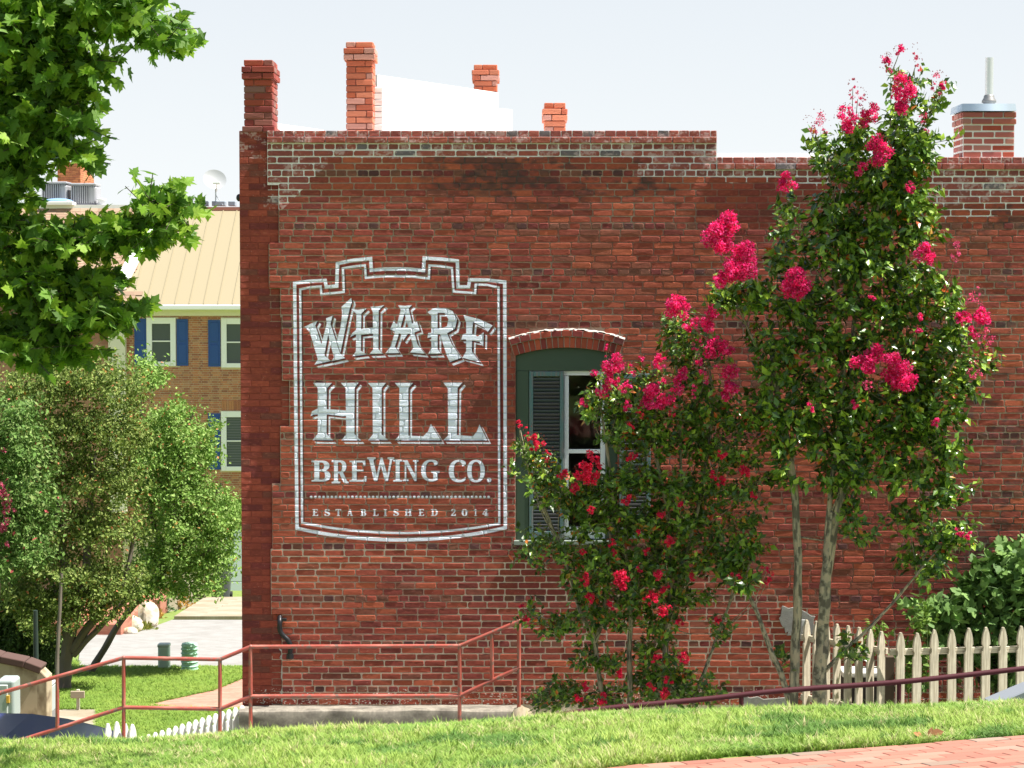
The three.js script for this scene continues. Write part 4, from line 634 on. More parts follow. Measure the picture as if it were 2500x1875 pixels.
// ---- the shrubby crape myrtle before the window
{
  const Z = 2.0, R = rng(202), t = thing('crape_myrtle', 'shrubby crape myrtle with red and pink blooms in front of the shuttered window', 'shrub', V(0, 0, 0), 'crape myrtles before the brick wall');
  const d = 1800;
  stems(t, [[0.028, 0.012, [1474, d], [1468, 1690], [1456, 1600], [1452, 1560], [1420, 1500], [1400, 1440], [1370, 1340], [1320, 1220]], [0.022, 0.010, [1452, 1570], [1470, 1520], [1480, 1440], [1490, 1330], [1480, 1200]],
    [0.030, 0.012, [1540, d], [1538, 1690], [1536, 1600], [1540, 1500], [1530, 1380], [1500, 1240], [1480, 1080], [1460, 960]], [0.034, 0.014, [1600, d], [1612, 1690], [1624, 1600], [1628, 1530], [1640, 1400], [1630, 1250], [1600, 1100], [1600, 980]],
    [0.026, 0.010, [1628, 1540], [1650, 1430], [1690, 1300], [1720, 1150], [1740, 980], [1720, 830]], [0.026, 0.010, [1688, d], [1700, 1690], [1720, 1640], [1745, 1570], [1775, 1490], [1800, 1430]], [0.02, 0.008, [1640, 1400], [1660, 1250], [1660, 1050], [1650, 860], [1650, 770]], [0.016, 0.006, [1370, 1340], [1300, 1180], [1270, 1050]]], Z);
  const ell = [[1652, 800, 40, 45, 14], [1665, 850, 45, 50, 16], [1735, 850, 45, 40, 10], [1690, 920, 60, 50, 20], [1580, 930, 50, 40, 12], [1500, 955, 60, 40, 20], [1460, 1000, 40, 35, 12], [1570, 1010, 80, 50, 28], [1690, 1010, 70, 60, 34], [1770, 1000, 45, 60, 12], [1820, 1030, 50, 45, 12], [1500, 1050, 50, 45, 18], [1600, 1080, 90, 50, 34], [1720, 1090, 80, 55, 34], [1800, 1110, 60, 50, 16], [1280, 1120, 40, 50, 12], [1320, 1160, 50, 45, 16], [1370, 1210, 60, 50, 24], [1450, 1200, 60, 50, 26], [1530, 1170, 70, 50, 30], [1630, 1190, 90, 55, 40], [1740, 1190, 75, 55, 26], [1830, 1200, 45, 50, 12], [1440, 1270, 70, 45, 26], [1540, 1270, 90, 50, 40], [1660, 1280, 90, 55, 42], [1770, 1290, 80, 50, 26], [1310, 1340, 45, 45, 16], [1390, 1350, 60, 45, 20], [1490, 1370, 80, 50, 34], [1600, 1370, 80, 45, 34], [1710, 1370, 90, 50, 34], [1800, 1370, 60, 40, 14], [1440, 1440, 70, 45, 22], [1560, 1440, 80, 45, 30], [1660, 1450, 80, 45, 26], [1350, 1530, 55, 28, 12], [1420, 1520, 60, 32, 14], [1500, 1500, 60, 40, 18], [1600, 1520, 70, 40, 18], [1290, 1500, 22, 25, 4], [1440, 1600, 40, 26, 9], [1490, 1620, 40, 22, 8], [1590, 1610, 60, 45, 20], [1640, 1650, 55, 50, 20], [1570, 1680, 60, 35, 16], [1660, 1700, 50, 30, 12], [1730, 1680, 35, 28, 8], [1755, 1545, 24, 24, 6], [1370, 1690, 45, 40, 14], [1330, 1710, 30, 25, 6], [1430, 1710, 50, 25, 9], [1500, 1710, 40, 25, 8]];
  const tw = [], F = new Foliage('oval', null, R);
  foliate(F, ell, Z, 0.4, { R, cols: [...CRAPE, [0.13, 0.19, 0.045]], accents: AUTUMN, acc: 0.045, size: [0.048, 0.088], leaves: [12, 18], many: 1.4, spread: 0.05, twig: [0.12, 0.24], twigGeos: tw });
  F.build(t, 300, crapePal, crapeMass, 'leaf', 'crown');
  mesh('twigs', mergeGeometries(tw), bark, t).userData.kind = 'stuff';
  connect(t, ell, Z, [[1456, 1600], [1420, 1500], [1400, 1440], [1370, 1340], [1480, 1440], [1490, 1330], [1536, 1600], [1530, 1380], [1500, 1240], [1480, 1080], [1612, 1690], [1628, 1530], [1640, 1400], [1630, 1250], [1600, 1100], [1690, 1300], [1720, 1150], [1740, 980], [1775, 1490], [1660, 1250], [1660, 1050], [1650, 860], [1468, 1700]], 0.008, bark, 6);
  const fl = [[1650, 752, 34, 26, 1], [1730, 780, 20, 28, 1], [1686, 794, 18, 16, 1], [1740, 850, 26, 22, 1], [1776, 850, 20, 16, 1], [1780, 915, 22, 22, 1], [1779, 955, 18, 22, 1], [1498, 896, 24, 24, 1], [1494, 930, 22, 16, 1], [1470, 957, 20, 14, 1], [1450, 912, 9, 8, 1], [1527, 944, 15, 14, 1], [1600, 972, 34, 30, 1], [1614, 884, 19, 18, 1], [1665, 914, 14, 14, 1], [1708, 885, 11, 9, 1], [1655, 940, 16, 22, 1], [1565, 876, 8, 6, 1], [1529, 993, 9, 11, 1], [1425, 984, 12, 10, 1], [1267, 1036, 10, 8, 1], [1312, 1075, 16, 14, 1], [1306, 1096, 9, 7, 1], [1377, 1160, 14, 12, 1], [1433, 1158, 26, 24, 1], [1448, 1116, 13, 13, 1], [1464, 1140, 9, 9, 1], [1545, 1116, 17, 10, 1], [1538, 1039, 12, 7, 1], [1404, 1192, 11, 13, 1], [1444, 1248, 10, 10, 1], [1535, 1222, 17, 11, 1], [1630, 1322, 15, 12, 1], [1618, 1254, 11, 9, 1], [1664, 1230, 9, 9, 1], [1817, 1152, 17, 16, 1], [1743, 1162, 9, 12, 1], [1762, 1175, 12, 10, 1], [1760, 1110, 12, 10, 1], [1840, 1210, 9, 8, 1], [1490, 1326, 9, 9, 1], [1423, 1348, 9, 7, 1], [1578, 1348, 8, 8, 1], [1523, 1420, 20, 22, 1], [1610, 1406, 15, 13, 1], [1441, 1462, 12, 13, 1], [1430, 1416, 11, 18, 1], [1591, 1462, 16, 18, 1], [1620, 1491, 17, 14, 1], [1622, 1438, 12, 9, 1], [1489, 1478, 8, 11, 1], [1287, 1510, 10, 8, 1], [1271, 1477, 6, 5, 1], [1667, 1606, 13, 14, 1], [1600, 1611, 13, 12, 1], [1588, 1679, 10, 10, 1], [1622, 1692, 13, 13, 1], [1630, 1662, 10, 9, 1], [1470, 1707, 16, 13, 1], [1414, 1706, 12, 10, 1], [1426, 1679, 11, 12, 1], [1513, 1645, 9, 11, 1], [1750, 1513, 8, 8, 1], [1560, 1010, 14, 14, 0], [1640, 1000, 14, 16, 0], [1690, 960, 16, 18, 0], [1720, 920, 16, 20, 0], [1755, 885, 18, 18, 0], [1700, 840, 16, 18, 0], [1620, 930, 18, 14, 0], [1540, 905, 16, 16, 0], [1335, 1110, 14, 20, 0], [1290, 1060, 10, 18, 0], [1480, 860, 8, 18, 0], [1560, 1300, 8, 8, 1], [1690, 1410, 8, 8, 1], [1500, 1350, 7, 7, 1], [1560, 1390, 8, 7, 1], [1660, 1520, 8, 8, 1], [1872, 1396, 16, 16, 0], [1795, 1408, 12, 10, 1], [1876, 1420, 9, 8, 1]];
  for (const [px, py, rx, ry, full] of fl) { const k = 1 / 256; stalk(t, ell, px, py + ry * 0.6, Z); bloom(t, survey(px, py, Z + 0.36 + R() * 0.2), rx * k * 1.2, ry * k, (rx + ry) / 2 * k, full, R, py < 1000 ? BLOOM : BLOOM_RED); }
}
// ---- broad leafy bush behind the fence
{
  const Z = 0.5, R = rng(303), t = thing('leafy_bush', 'broad light green bush with lobed leaves behind the picket fence', 'shrub');
  const G = [[0.13, 0.235, 0.06], [0.165, 0.29, 0.075], [0.10, 0.185, 0.05], [0.21, 0.35, 0.09]];
  stems(t, [[0.03, 0.01, [2440, 1790], [2430, 1650], [2410, 1520], [2380, 1430]], [0.025, 0.008, [2450, 1790], [2470, 1600], [2490, 1420], [2510, 1340]], [0.022, 0.008, [2430, 1790], [2380, 1640], [2310, 1560], [2260, 1520]]], Z, darkBark);
  const ell = [[2440, 1400, 55, 45, 34], [2490, 1360, 50, 40, 24], [2390, 1450, 60, 45, 40], [2470, 1460, 60, 60, 50], [2330, 1500, 50, 40, 30], [2400, 1530, 70, 45, 46], [2280, 1500, 45, 25, 12], [2250, 1485, 40, 16, 7], [2300, 1540, 45, 35, 18], [2480, 1560, 50, 60, 44], [2430, 1620, 60, 60, 36], [2490, 1660, 40, 50, 26], [2330, 1600, 50, 50, 10], [2540, 1450, 60, 90, 50], [2560, 1600, 60, 80, 40], [2240, 1600, 30, 40, 6], [2220, 1660, 25, 40, 6]];
  const F = new Foliage('lobed', null, R);
  foliate(F, ell, Z, 0.3, { R, cols: G, leaves: [6, 10], size: [0.08, 0.13], twig: [0.15, 0.3], up: 0.3 });
  F.build(t, 300, palette(G, 0.35, 0.6), leafMat(null, 0.35, 0.6));
  const R2 = rng(304), s = thing('sprouting_plant', 'young bright green plant with narrow leaves beside the fence corner', 'plant'), F2 = new Foliage('oval', null, R2), YG = [[0.16, 0.27, 0.04], [0.20, 0.31, 0.05], [0.12, 0.22, 0.035]];
  const e2 = [[2245, 1520, 24, 30, 12], [2262, 1500, 14, 26, 6], [2135, 1545, 26, 16, 8], [2130, 1575, 12, 26, 6], [2225, 1600, 12, 50, 8], [2215, 1660, 14, 40, 8], [2268, 1640, 12, 40, 6]];
  foliate(F2, e2, 0.95, 0.12, { R: R2, cols: YG, leaves: [7, 11], size: [0.05, 0.085], twig: [0.12, 0.22], up: 0.9 });
  F2.build(s, 0, null, leafMat(null, 0.4, 0.6), 'leaf', 'foliage'); stems(s, [[0.008, 0.003, [2215, 1790], [2222, 1650], [2245, 1520]], [0.008, 0.003, [2215, 1790], [2150, 1640], [2135, 1545]], [0.006, 0.003, [2218, 1790], [2262, 1640], [2262, 1500]]], 0.95, std([0.12, 0.17, 0.05], 0.8));
}
// ---- maple reaching in at the left
{
  const Z = 9.2, R = rng(404), t = thing('maple_tree', 'maple tree with broad pointed leaves hanging in at the upper left', 'tree');
  const G = [[0.13, 0.27, 0.03], [0.17, 0.33, 0.035], [0.10, 0.21, 0.03], [0.24, 0.42, 0.04], [0.32, 0.50, 0.05]];
  const bx = -4.95, by = terrain(bx, Z);
  const wp = (pts) => pts.map(([px, py, dz = 0]) => survey(px, py, Z + dz));
  mesh('trunk', limb([V(bx, by - 0.3, Z), V(bx + 0.02, by + 1, Z), V(bx - 0.03, by + 2.4, Z), V(bx + 0.05, by + 4.2, Z), V(bx + 0.1, by + 6.4, Z)], 0.22, 0.09, 12, 0.07, 3), darkBark, t);
  for (const [r0, r1, ...p] of [[0.07, 0.012, [-700, 380], [-300, 140], [0, 60], [200, 30], [400, 90]], [0.06, 0.01, [-700, 560], [-300, 300], [0, 230], [120, 220], [220, 190]], [0.06, 0.008, [-690, 820], [-300, 640], [0, 600], [180, 590], [300, 560], [440, 500]], [0.05, 0.008, [-690, 960], [-250, 760], [0, 720], [160, 730], [310, 770]], [0.05, 0.01, [-690, 640], [-200, 420], [0, 370], [150, 380]], [0.05, 0.008, [-690, 1050], [-250, 880], [0, 830], [220, 820]]]) mesh('branch', limb(wp(p), r0, r1, 6, 0.1, 9), darkBark, t);
  const ell = [[60, 40, 110, 60, 44], [200, 25, 110, 50, 44], [310, 35, 90, 48, 38], [380, 80, 60, 36, 24], [425, 95, 34, 26, 9], [80, 120, 110, 60, 46], [10, 130, 60, 90, 30], [210, 150, 70, 45, 24], [60, 210, 100, 60, 44], [170, 210, 70, 55, 32], [20, 290, 80, 60, 34], [110, 290, 80, 45, 34], [190, 300, 38, 40, 10], [60, 360, 80, 45, 32], [165, 365, 48, 26, 12], [30, 430, 60, 50, 26], [220, 395, 20, 14, 3], [20, 520, 55, 60, 24], [90, 600, 60, 45, 24], [170, 590, 60, 38, 26], [250, 585, 55, 36, 26], [310, 560, 40, 36, 17], [370, 510, 48, 36, 20], [430, 510, 40, 42, 15], [400, 570, 34, 26, 7], [40, 680, 80, 60, 38], [130, 690, 80, 52, 38], [220, 690, 60, 40, 22], [280, 770, 55, 26, 16], [200, 770, 70, 40, 26], [90, 790, 90, 50, 38], [10, 820, 60, 50, 26], [180, 845, 60, 26, 14], [90, 880, 60, 20, 8], [320, 760, 22, 16, 4], [-120, 200, 110, 250, 90], [-120, 600, 110, 250, 90], [-260, 300, 150, 320, 60], [-100, -100, 200, 90, 60], [200, -90, 200, 70, 50]];
  const mtw = [], F = new Foliage('maple', null, R);
  foliate(F, ell, Z, 0.34, { R, cols: G, leaves: [6, 9], size: [0.058, 0.102], twig: [0.16, 0.34], up: 0.05, many: 1.25, shell: 0.6, twigGeos: mtw });
  // limbs high above the frame whose shade falls on the lawn
  for (let i = 0; i < 46; i++) { const c = V(-1.6 + R() * 2.4, 6.9 + R() * 1.0, 10.4 + R() * 1.4); for (let j = 0; j < 7; j++) F.leaf(c.clone().add(rv(R).multiplyScalar(0.22)), rv(R), V(0, 1, 0).add(rv(R).multiplyScalar(0.6)), 0.10, pick(R, G)); }
  mesh('branch', limb([V(bx + 0.08, by + 5.4, Z), V(-3.4, 6.6, 10), V(-1.6, 7.1, 10.8), V(0.2, 7.4, 11.2)], 0.07, 0.012, 6, 0.1, 4), darkBark, t);
  F.build(t, 300, palette(G, 0.6, 0.55), leafMat(null, 0.6, 0.55)); mesh('twigs', mergeGeometries(mtw), darkBark, t).userData.kind = 'stuff';
}
// ---- trees down the slope
function midTree(name, label, cat, z, seed, cols, accents, acc, ell, stemList, opts = {}) {
  const R = rng(seed), t = thing(name, label, cat, V(0, 0, 0), opts.group), F = new Foliage('small', null, R);
  stems(t, stemList, z, opts.bark ?? darkBark, opts.stem ?? 'trunk');
  foliate(F, ell, z, opts.dz ?? 1.2, { R, cols, accents, acc, leaves: opts.leaves ?? [26, 40], size: opts.size ?? [0.045, 0.085], twig: opts.twig ?? [0.25, 0.5], up: opts.up ?? 0.35, many: opts.many ?? 1.7, spread: opts.spread ?? 0.16 });
  F.build(t, 0, null, leafMat(null, 0.35, opts.rough ?? 0.7), 'leaf', 'crown');
  return t;
}
const OLIVE = [[0.14, 0.205, 0.035], [0.19, 0.26, 0.05], [0.095, 0.15, 0.028], [0.30, 0.36, 0.10]];
const grey = std([0.15, 0.125, 0.10], 0.95);
midTree('olive_green_tree', 'many-stemmed olive green tree with rusty flecks on the far lawn', 'tree', -14, 505, OLIVE, [[0.45, 0.16, 0.07], [0.42, 0.22, 0.05]], 0.03,
  [[130, 930, 110, 70, 90], [230, 920, 90, 60, 70], [40, 960, 70, 80, 50], [300, 960, 60, 60, 46], [110, 1040, 110, 70, 100], [230, 1050, 110, 70, 100], [320, 1060, 60, 60, 44], [40, 1120, 70, 80, 56], [150, 1150, 110, 70, 100], [270, 1170, 100, 70, 80], [60, 1260, 90, 70, 70], [180, 1280, 110, 70, 90], [290, 1290, 90, 60, 60], [100, 1370, 100, 60, 70], [220, 1390, 90, 50, 56], [40, 1440, 80, 50, 60], [150, 1460, 90, 45, 60], [240, 1450, 70, 40, 40], [90, 1500, 70, 30, 36], [290, 1420, 70, 40, 40], [210, 1500, 50, 26, 20], [130, 1530, 50, 18, 14], [270, 1490, 50, 20, 16]].map(([a, b, c, d, e]) => [a, b, c * 0.85, d * 0.85, e * 0.72]),
  [[0.15, 0.09, [155, 1705], [158, 1640], [165, 1580], [172, 1540]], [0.10, 0.04, [168, 1570], [185, 1500], [205, 1430], [215, 1300], [230, 1100]], [0.09, 0.04, [165, 1560], [168, 1490], [160, 1400], [140, 1250], [120, 1050]], [0.085, 0.03, [175, 1590], [205, 1545], [250, 1490], [300, 1420], [330, 1300]], [0.06, 0.03, [178, 1600], [215, 1560], [265, 1510], [300, 1470], [350, 1400]], [0.05, 0.02, [160, 1560], [150, 1480], [100, 1360], [60, 1200]]], { bark: grey });
midTree('bright_green_tree', 'bright green tree leaning towards the brick corner of the building', 'tree', -17, 606, [[0.19, 0.325, 0.06], [0.25, 0.39, 0.08], [0.15, 0.265, 0.05], [0.34, 0.47, 0.14]], [[0.5, 0.2, 0.08], [0.42, 0.3, 0.06]], 0.02,
  [[370, 920, 40, 26, 16], [340, 895, 26, 18, 8], [400, 1010, 26, 18, 7], [440, 1000, 34, 22, 12], [370, 1040, 50, 34, 22], [420, 1060, 60, 44, 40], [480, 1070, 36, 30, 16], [516, 1050, 20, 12, 4], [370, 1120, 70, 50, 56], [450, 1130, 60, 50, 54], [500, 1120, 28, 30, 12], [380, 1200, 70, 50, 56], [470, 1200, 60, 44, 46], [540, 1240, 46, 40, 32], [420, 1280, 90, 50, 70], [520, 1300, 66, 40, 46], [570, 1260, 30, 40, 22], [390, 1360, 70, 44, 46], [470, 1370, 70, 40, 46], [540, 1360, 40, 34, 20], [360, 1420, 60, 34, 30], [440, 1430, 60, 30, 28], [520, 1420, 40, 20, 12], [320, 1440, 50, 30, 18]],
  [[0.075, 0.04, [205, 1668], [245, 1600], [300, 1510], [370, 1430], [420, 1350]], [0.07, 0.02, [370, 1430], [440, 1340], [500, 1260], [540, 1180]], [0.06, 0.02, [420, 1350], [430, 1200], [450, 1060], [470, 1010]], [0.05, 0.02, [400, 1390], [370, 1250], [350, 1100], [340, 920]], [0.05, 0.02, [440, 1400], [490, 1360], [520, 1330], [560, 1260]]], { bark: grey, size: [0.05, 0.095], many: 1.5 });
{
  const t = midTree('crape_myrtle', 'crape myrtle with pale pink blooms at the left edge below the maple', 'shrub', -6, 707, [[0.12, 0.23, 0.045], [0.16, 0.28, 0.06], [0.09, 0.17, 0.035], [0.26, 0.36, 0.11]], [[0.5, 0.1, 0.1]], 0.01,
    [[20, 1040, 70, 50, 46], [-20, 1100, 80, 70, 60], [60, 1120, 50, 50, 34], [30, 1200, 70, 60, 56], [90, 1190, 40, 40, 16], [100, 1260, 36, 50, 22], [30, 1290, 80, 60, 56], [-40, 1260, 80, 100, 60], [90, 1340, 40, 40, 18], [20, 1370, 70, 40, 34], [40, 1000, 40, 30, 14]],
    [[0.05, 0.02, [-40, 1760], [-20, 1600], [0, 1400], [20, 1150]], [0.05, 0.02, [-50, 1760], [-60, 1550], [-60, 1300], [-40, 1120]]], { dz: 0.7, size: [0.05, 0.085], leaves: [16, 24], many: 1.5, group: 'crape myrtles before the brick wall', bark });
  t.userData.group = undefined; delete t.userData.group;
  const R = rng(9); for (const [px, py, rx, ry] of [[10, 1215, 18, 22], [16, 1250, 12, 26], [8, 1285, 14, 16], [9, 1100, 7, 6], [2, 1190, 10, 12], [18, 1330, 8, 6], [35, 1248, 5, 5]]) bloom(t, survey(px, py, -5.4), rx / 188, ry / 188, rx / 188, 1, R, [[0.72, 0.16, 0.28], [0.66, 0.10, 0.2], [0.74, 0.26, 0.36]]);
}
midTree('hedge', 'green hedge in the shade behind the retaining wall', 'hedge', -15, 808, [[0.07, 0.12, 0.03], [0.09, 0.15, 0.04], [0.055, 0.10, 0.025]], [], 0, [[20, 1480, 80, 50, 90], [80, 1530, 60, 50, 70], [20, 1570, 80, 50, 90], [100, 1590, 40, 40, 40], [-60, 1520, 80, 90, 90], [125, 1620, 22, 24, 14]], [[0.06, 0.02, [20, 1700], [20, 1600], [30, 1480]], [0.05, 0.02, [90, 1700], [90, 1600], [80, 1520]]], { dz: 0.9, stem: 'stem' });

// ---------------------------------------------------------------- the far house
const HZ = -46, house = thing('brick_house', 'tan brick house with blue shutters and a tan metal roof', 'house');
const hp = (px, py, z = HZ) => survey(px, py, z);
{
  const R = rng(909), x0 = hp(296, 900).x, x1 = hp(1000, 900).x, yTop = hp(450, 768).y, yBase = farPlane(HZ) - 0.6;
  const tanMortar = std([0.58, 0.47, 0.34], 0.97), geos = [];
  // window openings: [px0, px1, py0, py1]
  const wins = [[359, 429, 776, 893], [541, 611, 777, 897], [541, 611, 1004, 1149]];
  const shut = [[329, 356], [432, 459], [509, 537]];
  mesh('wall', box(x0, x1, yBase, yTop, HZ - 0.3, HZ - 0.012), tanMortar, house);
  const bh = 0.0735, cols = [[0.42, 0.165, 0.08], [0.36, 0.14, 0.075], [0.46, 0.20, 0.095], [0.31, 0.12, 0.068], [0.41, 0.20, 0.11]];
  const yLow = hp(400, 1300).y, xs = hp(625, 900).x, blocks = wins.map(([a, b, c, d]) => [hp(a, c).x - 0.005, hp(b, c).x + 0.005, hp(a, d).y - 0.01, hp(a, c).y + 0.005]);
  let row = 0;
  for (let y = yTop - bh; y > yLow; y -= bh, row++) {
    let x = x0 + (row % 2 ? 0.055 : 0), hd = row % 2 === 0;
    while (x < xs) { const w = (hd ? 0.105 : 0.21), e = x + w; hd = !hd; if (!blocks.some(([a, b, c, d]) => e > a && x < b && y + bh > c && y < d)) geos.push({ g: brick(x + 0.006, e - 0.006, y + 0.007, y + bh - 0.007, HZ, 0.03, R, { col: mul(cols[Math.floor(R() * cols.length)], 0.85 + 0.3 * R()), cut: 0.004, bevel: 0.003, rough: 0.6 }), k: Math.hypot(x - hp(505, 950).x, y - hp(505, 950).y) }); x = e; }
  }
  geos.sort((a, b) => a.k - b.k); pieces(house, 'brick', geos.map((q) => q.g), looseBrick);
  // soldier course over the lower window
  const lintel = []; for (let px = 541; px < 622; px += 6) { const a = hp(px, 1003), b = hp(px + 6, 978); lintel.push(brick(a.x + 0.006, b.x - 0.006, a.y + 0.01, b.y, HZ + 0.012, 0.05, R, { col: mul(cols[Math.floor(R() * 5)], 0.9 + 0.2 * R()), cut: 0.004, rough: 0.6 })); }
  pieces(house, 'lintel_brick', lintel, looseBrick);
  const white = std([0.80, 0.80, 0.79], 0.6), glass = phys([0.085, 0.10, 0.10], 0.22, { specularIntensity: 0.35 }), blind = std([0.30, 0.33, 0.32], 0.8);
  wins.forEach(([a, b, c, d], k) => {
    const w = part('window', house), p = hp(a, d), q = hp(b, c), f = 0.17, z = HZ + 0.06;
    mesh('frame', box(p.x, p.x + f, p.y, q.y, HZ - 0.1, z), white, w); mesh('frame', box(q.x - f, q.x, p.y, q.y, HZ - 0.1, z), white, w);
    mesh('frame', box(p.x + f + 0.002, q.x - f - 0.002, q.y - f * 1.1, q.y, HZ - 0.1, z - 0.003), white, w); mesh('sill', box(p.x + f + 0.002, q.x - f - 0.002, p.y, p.y + f * 0.8, HZ - 0.1, z + 0.02), white, w);
    const m = (p.y + q.y) / 2 + (k === 2 ? 0 : 0.02); mesh('meeting_rail', box(p.x + f + 0.002, q.x - f - 0.002, m - 0.02, m + 0.02, HZ - 0.09, z - 0.02), white, w);
    mesh('pane', box(p.x + f, q.x - f, p.y + f * 0.8, m - 0.022, HZ - 0.008, HZ + 0.004), glass, w); mesh('pane', box(p.x + f, q.x - f, m + 0.022, q.y - f, HZ - 0.008, HZ + 0.004), glass, w);
    if (k === 2) for (let y = p.y + 0.2; y < q.y - 0.2; y += 0.085) mesh('blind_slat', box(p.x + f + 0.004, q.x - f - 0.004, y, y + 0.03, HZ + 0.005, HZ + 0.010), std([0.12, 0.13, 0.14], 0.7), w);
  });
  const blue = std([0.010, 0.060, 0.25], 0.5), shutter = (a, b, c, d) => { const s = part('shutter', house), p = hp(a, d), q = hp(b, c), m = (p.y + q.y) / 2; mesh('frame', box(p.x, q.x, p.y, q.y, HZ + 0.004, HZ + 0.035), blue, s); for (const [u, v] of [[p.y + 0.08, m - 0.05], [m + 0.05, q.y - 0.08]]) mesh('raised_panel', new RoundedBoxGeometry(q.x - p.x - 0.12, v - u, 0.03, 2, 0.012).translate((p.x + q.x) / 2, (u + v) / 2, HZ + 0.038), blue, s); };
  shutter(329, 357, 778, 893); shutter(432, 459, 779, 893); shutter(509, 538, 781, 895); shutter(509, 538, 1009, 1146);
  // eave
  const e0 = hp(250, 757, -45.6), cream = std([0.70, 0.65, 0.52], 0.7);
  mesh('frieze', box(hp(300, 760).x, x1, hp(300, 771).y, hp(300, 757).y, HZ + 0.001, HZ + 0.08), cream, house);
  mesh('gutter', rbox(hp(255, 750, -45.5).x, x1 + 0.3, hp(300, 757, -45.5).y, hp(300, 744, -45.5).y, -45.72, -45.5, 0.04), white, house);
  mesh('soffit', box(hp(300, 757).x, x1, hp(300, 757).y + 0.002, hp(300, 757).y + 0.05, HZ + 0.0, -45.721), cream, house);
  mesh('corner_board', box(hp(268, 850).x, hp(309, 850).x, hp(300, 1250).y, hp(300, 758).y, HZ - 0.2, HZ + 0.25), cream, house);
  // metal roof with standing seams
  const RZ = -50.4, ev = hp(450, 744, -45.55), rg = hp(450, 512, RZ), slope = (k, x) => V(x, lerp(ev.y, rg.y, k), lerp(-45.55, RZ, k)), ang = Math.atan2(rg.y - ev.y, -45.55 - RZ), SL = Math.hypot(rg.y - ev.y, -45.55 - RZ);
  const tanMetal = phys([0.275, 0.228, 0.138], 0.6, { metalness: 0.0 }), roof = part('metal_roof', house), rxa = hp(286, 740, -45.55).x, rxb = x1 + 0.3;
  const onRoof = (g, x, k, lift = 0) => g.rotateX(-(Math.PI / 2 - ang) ).translate(x, lerp(ev.y, rg.y, k) + lift * Math.cos(ang), lerp(-45.55, RZ, k) + lift * Math.sin(ang));
  for (let x = rxa, k = 0; x < rxb; x += 0.46, k++) { mesh('pan', onRoof(new THREE.BoxGeometry(0.455, SL, 0.03), x + 0.23, 0.5), tanMetal, roof); mesh('seam', onRoof(new THREE.BoxGeometry(0.03, SL, 0.036), x, 0.5, 0.022), tanMetal, roof); }
  mesh('ridge_cap', box(rxa + 0.6, rxb, rg.y - 0.03, rg.y + 0.09, RZ - 0.2, RZ + 0.1), std([0.36, 0.13, 0.10], 0.7), roof);
  // shingled roof of the left wing
  const wing = part('shingle_roof', house), sg = [], sx0 = hp(-120, 740, -45.5).x, sx1 = hp(322, 745, -45.5).x, rows = 34, R2 = rng(44), shc = [[0.285, 0.19, 0.125], [0.32, 0.215, 0.145], [0.255, 0.165, 0.11], [0.30, 0.20, 0.135]];
  for (let i = 0; i < rows; i++) { const k = (i + 0.5) / rows; let x = sx0 + (i % 2) * 0.14; const xe = k < 0.12 ? sx1 : lerp(hp(288, 716, -46).x, hp(352, 600, -48.5).x, (k - 0.12) / 0.54); while (x < xe) { const w = 0.26 + 0.06 * R2(), col = mul(shc[Math.floor(R2() * 4)], 0.9 + 0.2 * R2()), g = onRoof(new THREE.BoxGeometry(w - 0.008, SL / rows * 1.35, 0.018).rotateX(-0.045), x + w / 2, k, 0.03 + 0.006 * R2()); g.setAttribute('color', new THREE.Float32BufferAttribute(Array.from({ length: g.attributes.position.count }, () => col).flat(), 3)); sg.push({ g, k: Math.abs(x - hp(180, 600, -48).x) + Math.abs(k - 0.7) * 4 }); x += w; } }
  sg.sort((a, b) => a.k - b.k); pieces(wing, 'shingle', sg.map((q) => q.g), looseBrick);
  mesh('decking', onRoof(new THREE.BoxGeometry(sx1 - sx0 + 0.4, SL, 0.03), (sx0 + sx1) / 2 + 0.2, 0.5, -0.03), std([0.3, 0.2, 0.12], 0.9), wing);
  const ra = slope(0.12, hp(288, 716, -46).x), rb = slope(0.97, hp(389, 533, -50.2).x); ra.y += 0.15; rb.y += 0.15;
  { const d = rb.clone().sub(ra), g = new RoundedBoxGeometry(0.40, d.length(), 0.12, 2, 0.01); g.applyQuaternion(new THREE.Quaternion().setFromUnitVectors(V(0, 1, 0), d.normalize())); g.translate((ra.x + rb.x) / 2, (ra.y + rb.y) / 2, (ra.z + rb.z) / 2); mesh('rake_board', g, white, house); }
  mesh('wing_wall', box(sx0 + 0.3, x0 - 0.02, yBase, yTop, HZ - 3, HZ - 0.25), paleBrick, house);
  mesh('flat_roof', box(sx0, hp(472, 505, RZ).x, rg.y - 0.05, hp(200, 500, RZ).y, RZ - 5, RZ), std([0.8, 0.8, 0.78], 0.8), house);
  mesh('body', box(sx0 + 0.3, x1, yBase, rg.y - 0.3, RZ - 4, RZ - 0.1), paleBrick, house);
  // chimney
  const cy0 = hp(200, 500, RZ).y, cz = RZ - 2, c0 = hp(140, 440, cz), c1 = hp(197, 440, cz);
  const cc = chimney(house, c0.x, c1.x, cz, cz - 2.4, cy0 - 0.1, hp(190, 396, cz).y, { caps: [], cols: [[0.40, 0.14, 0.055], [0.45, 0.17, 0.065], [0.36, 0.12, 0.05]], seed: 51, most: 60, courseH: 0.075 });
  cc.userData.label = 'broad orange brick chimney behind the air conditioners';
  // garage door and threshold
  const gd = part('garage_door', house), g0 = hp(552, 1452), g1 = hp(700, 1290); for (let i = 0; i < 5; i++) mesh('door_panel', rbox(g0.x, g1.x, lerp(g0.y, g1.y, i / 5) + 0.005, lerp(g0.y, g1.y, (i + 1) / 5) - 0.005, HZ - 0.01, HZ + 0.05, 0.02), std([0.62, 0.67, 0.74], 0.5), gd);
}
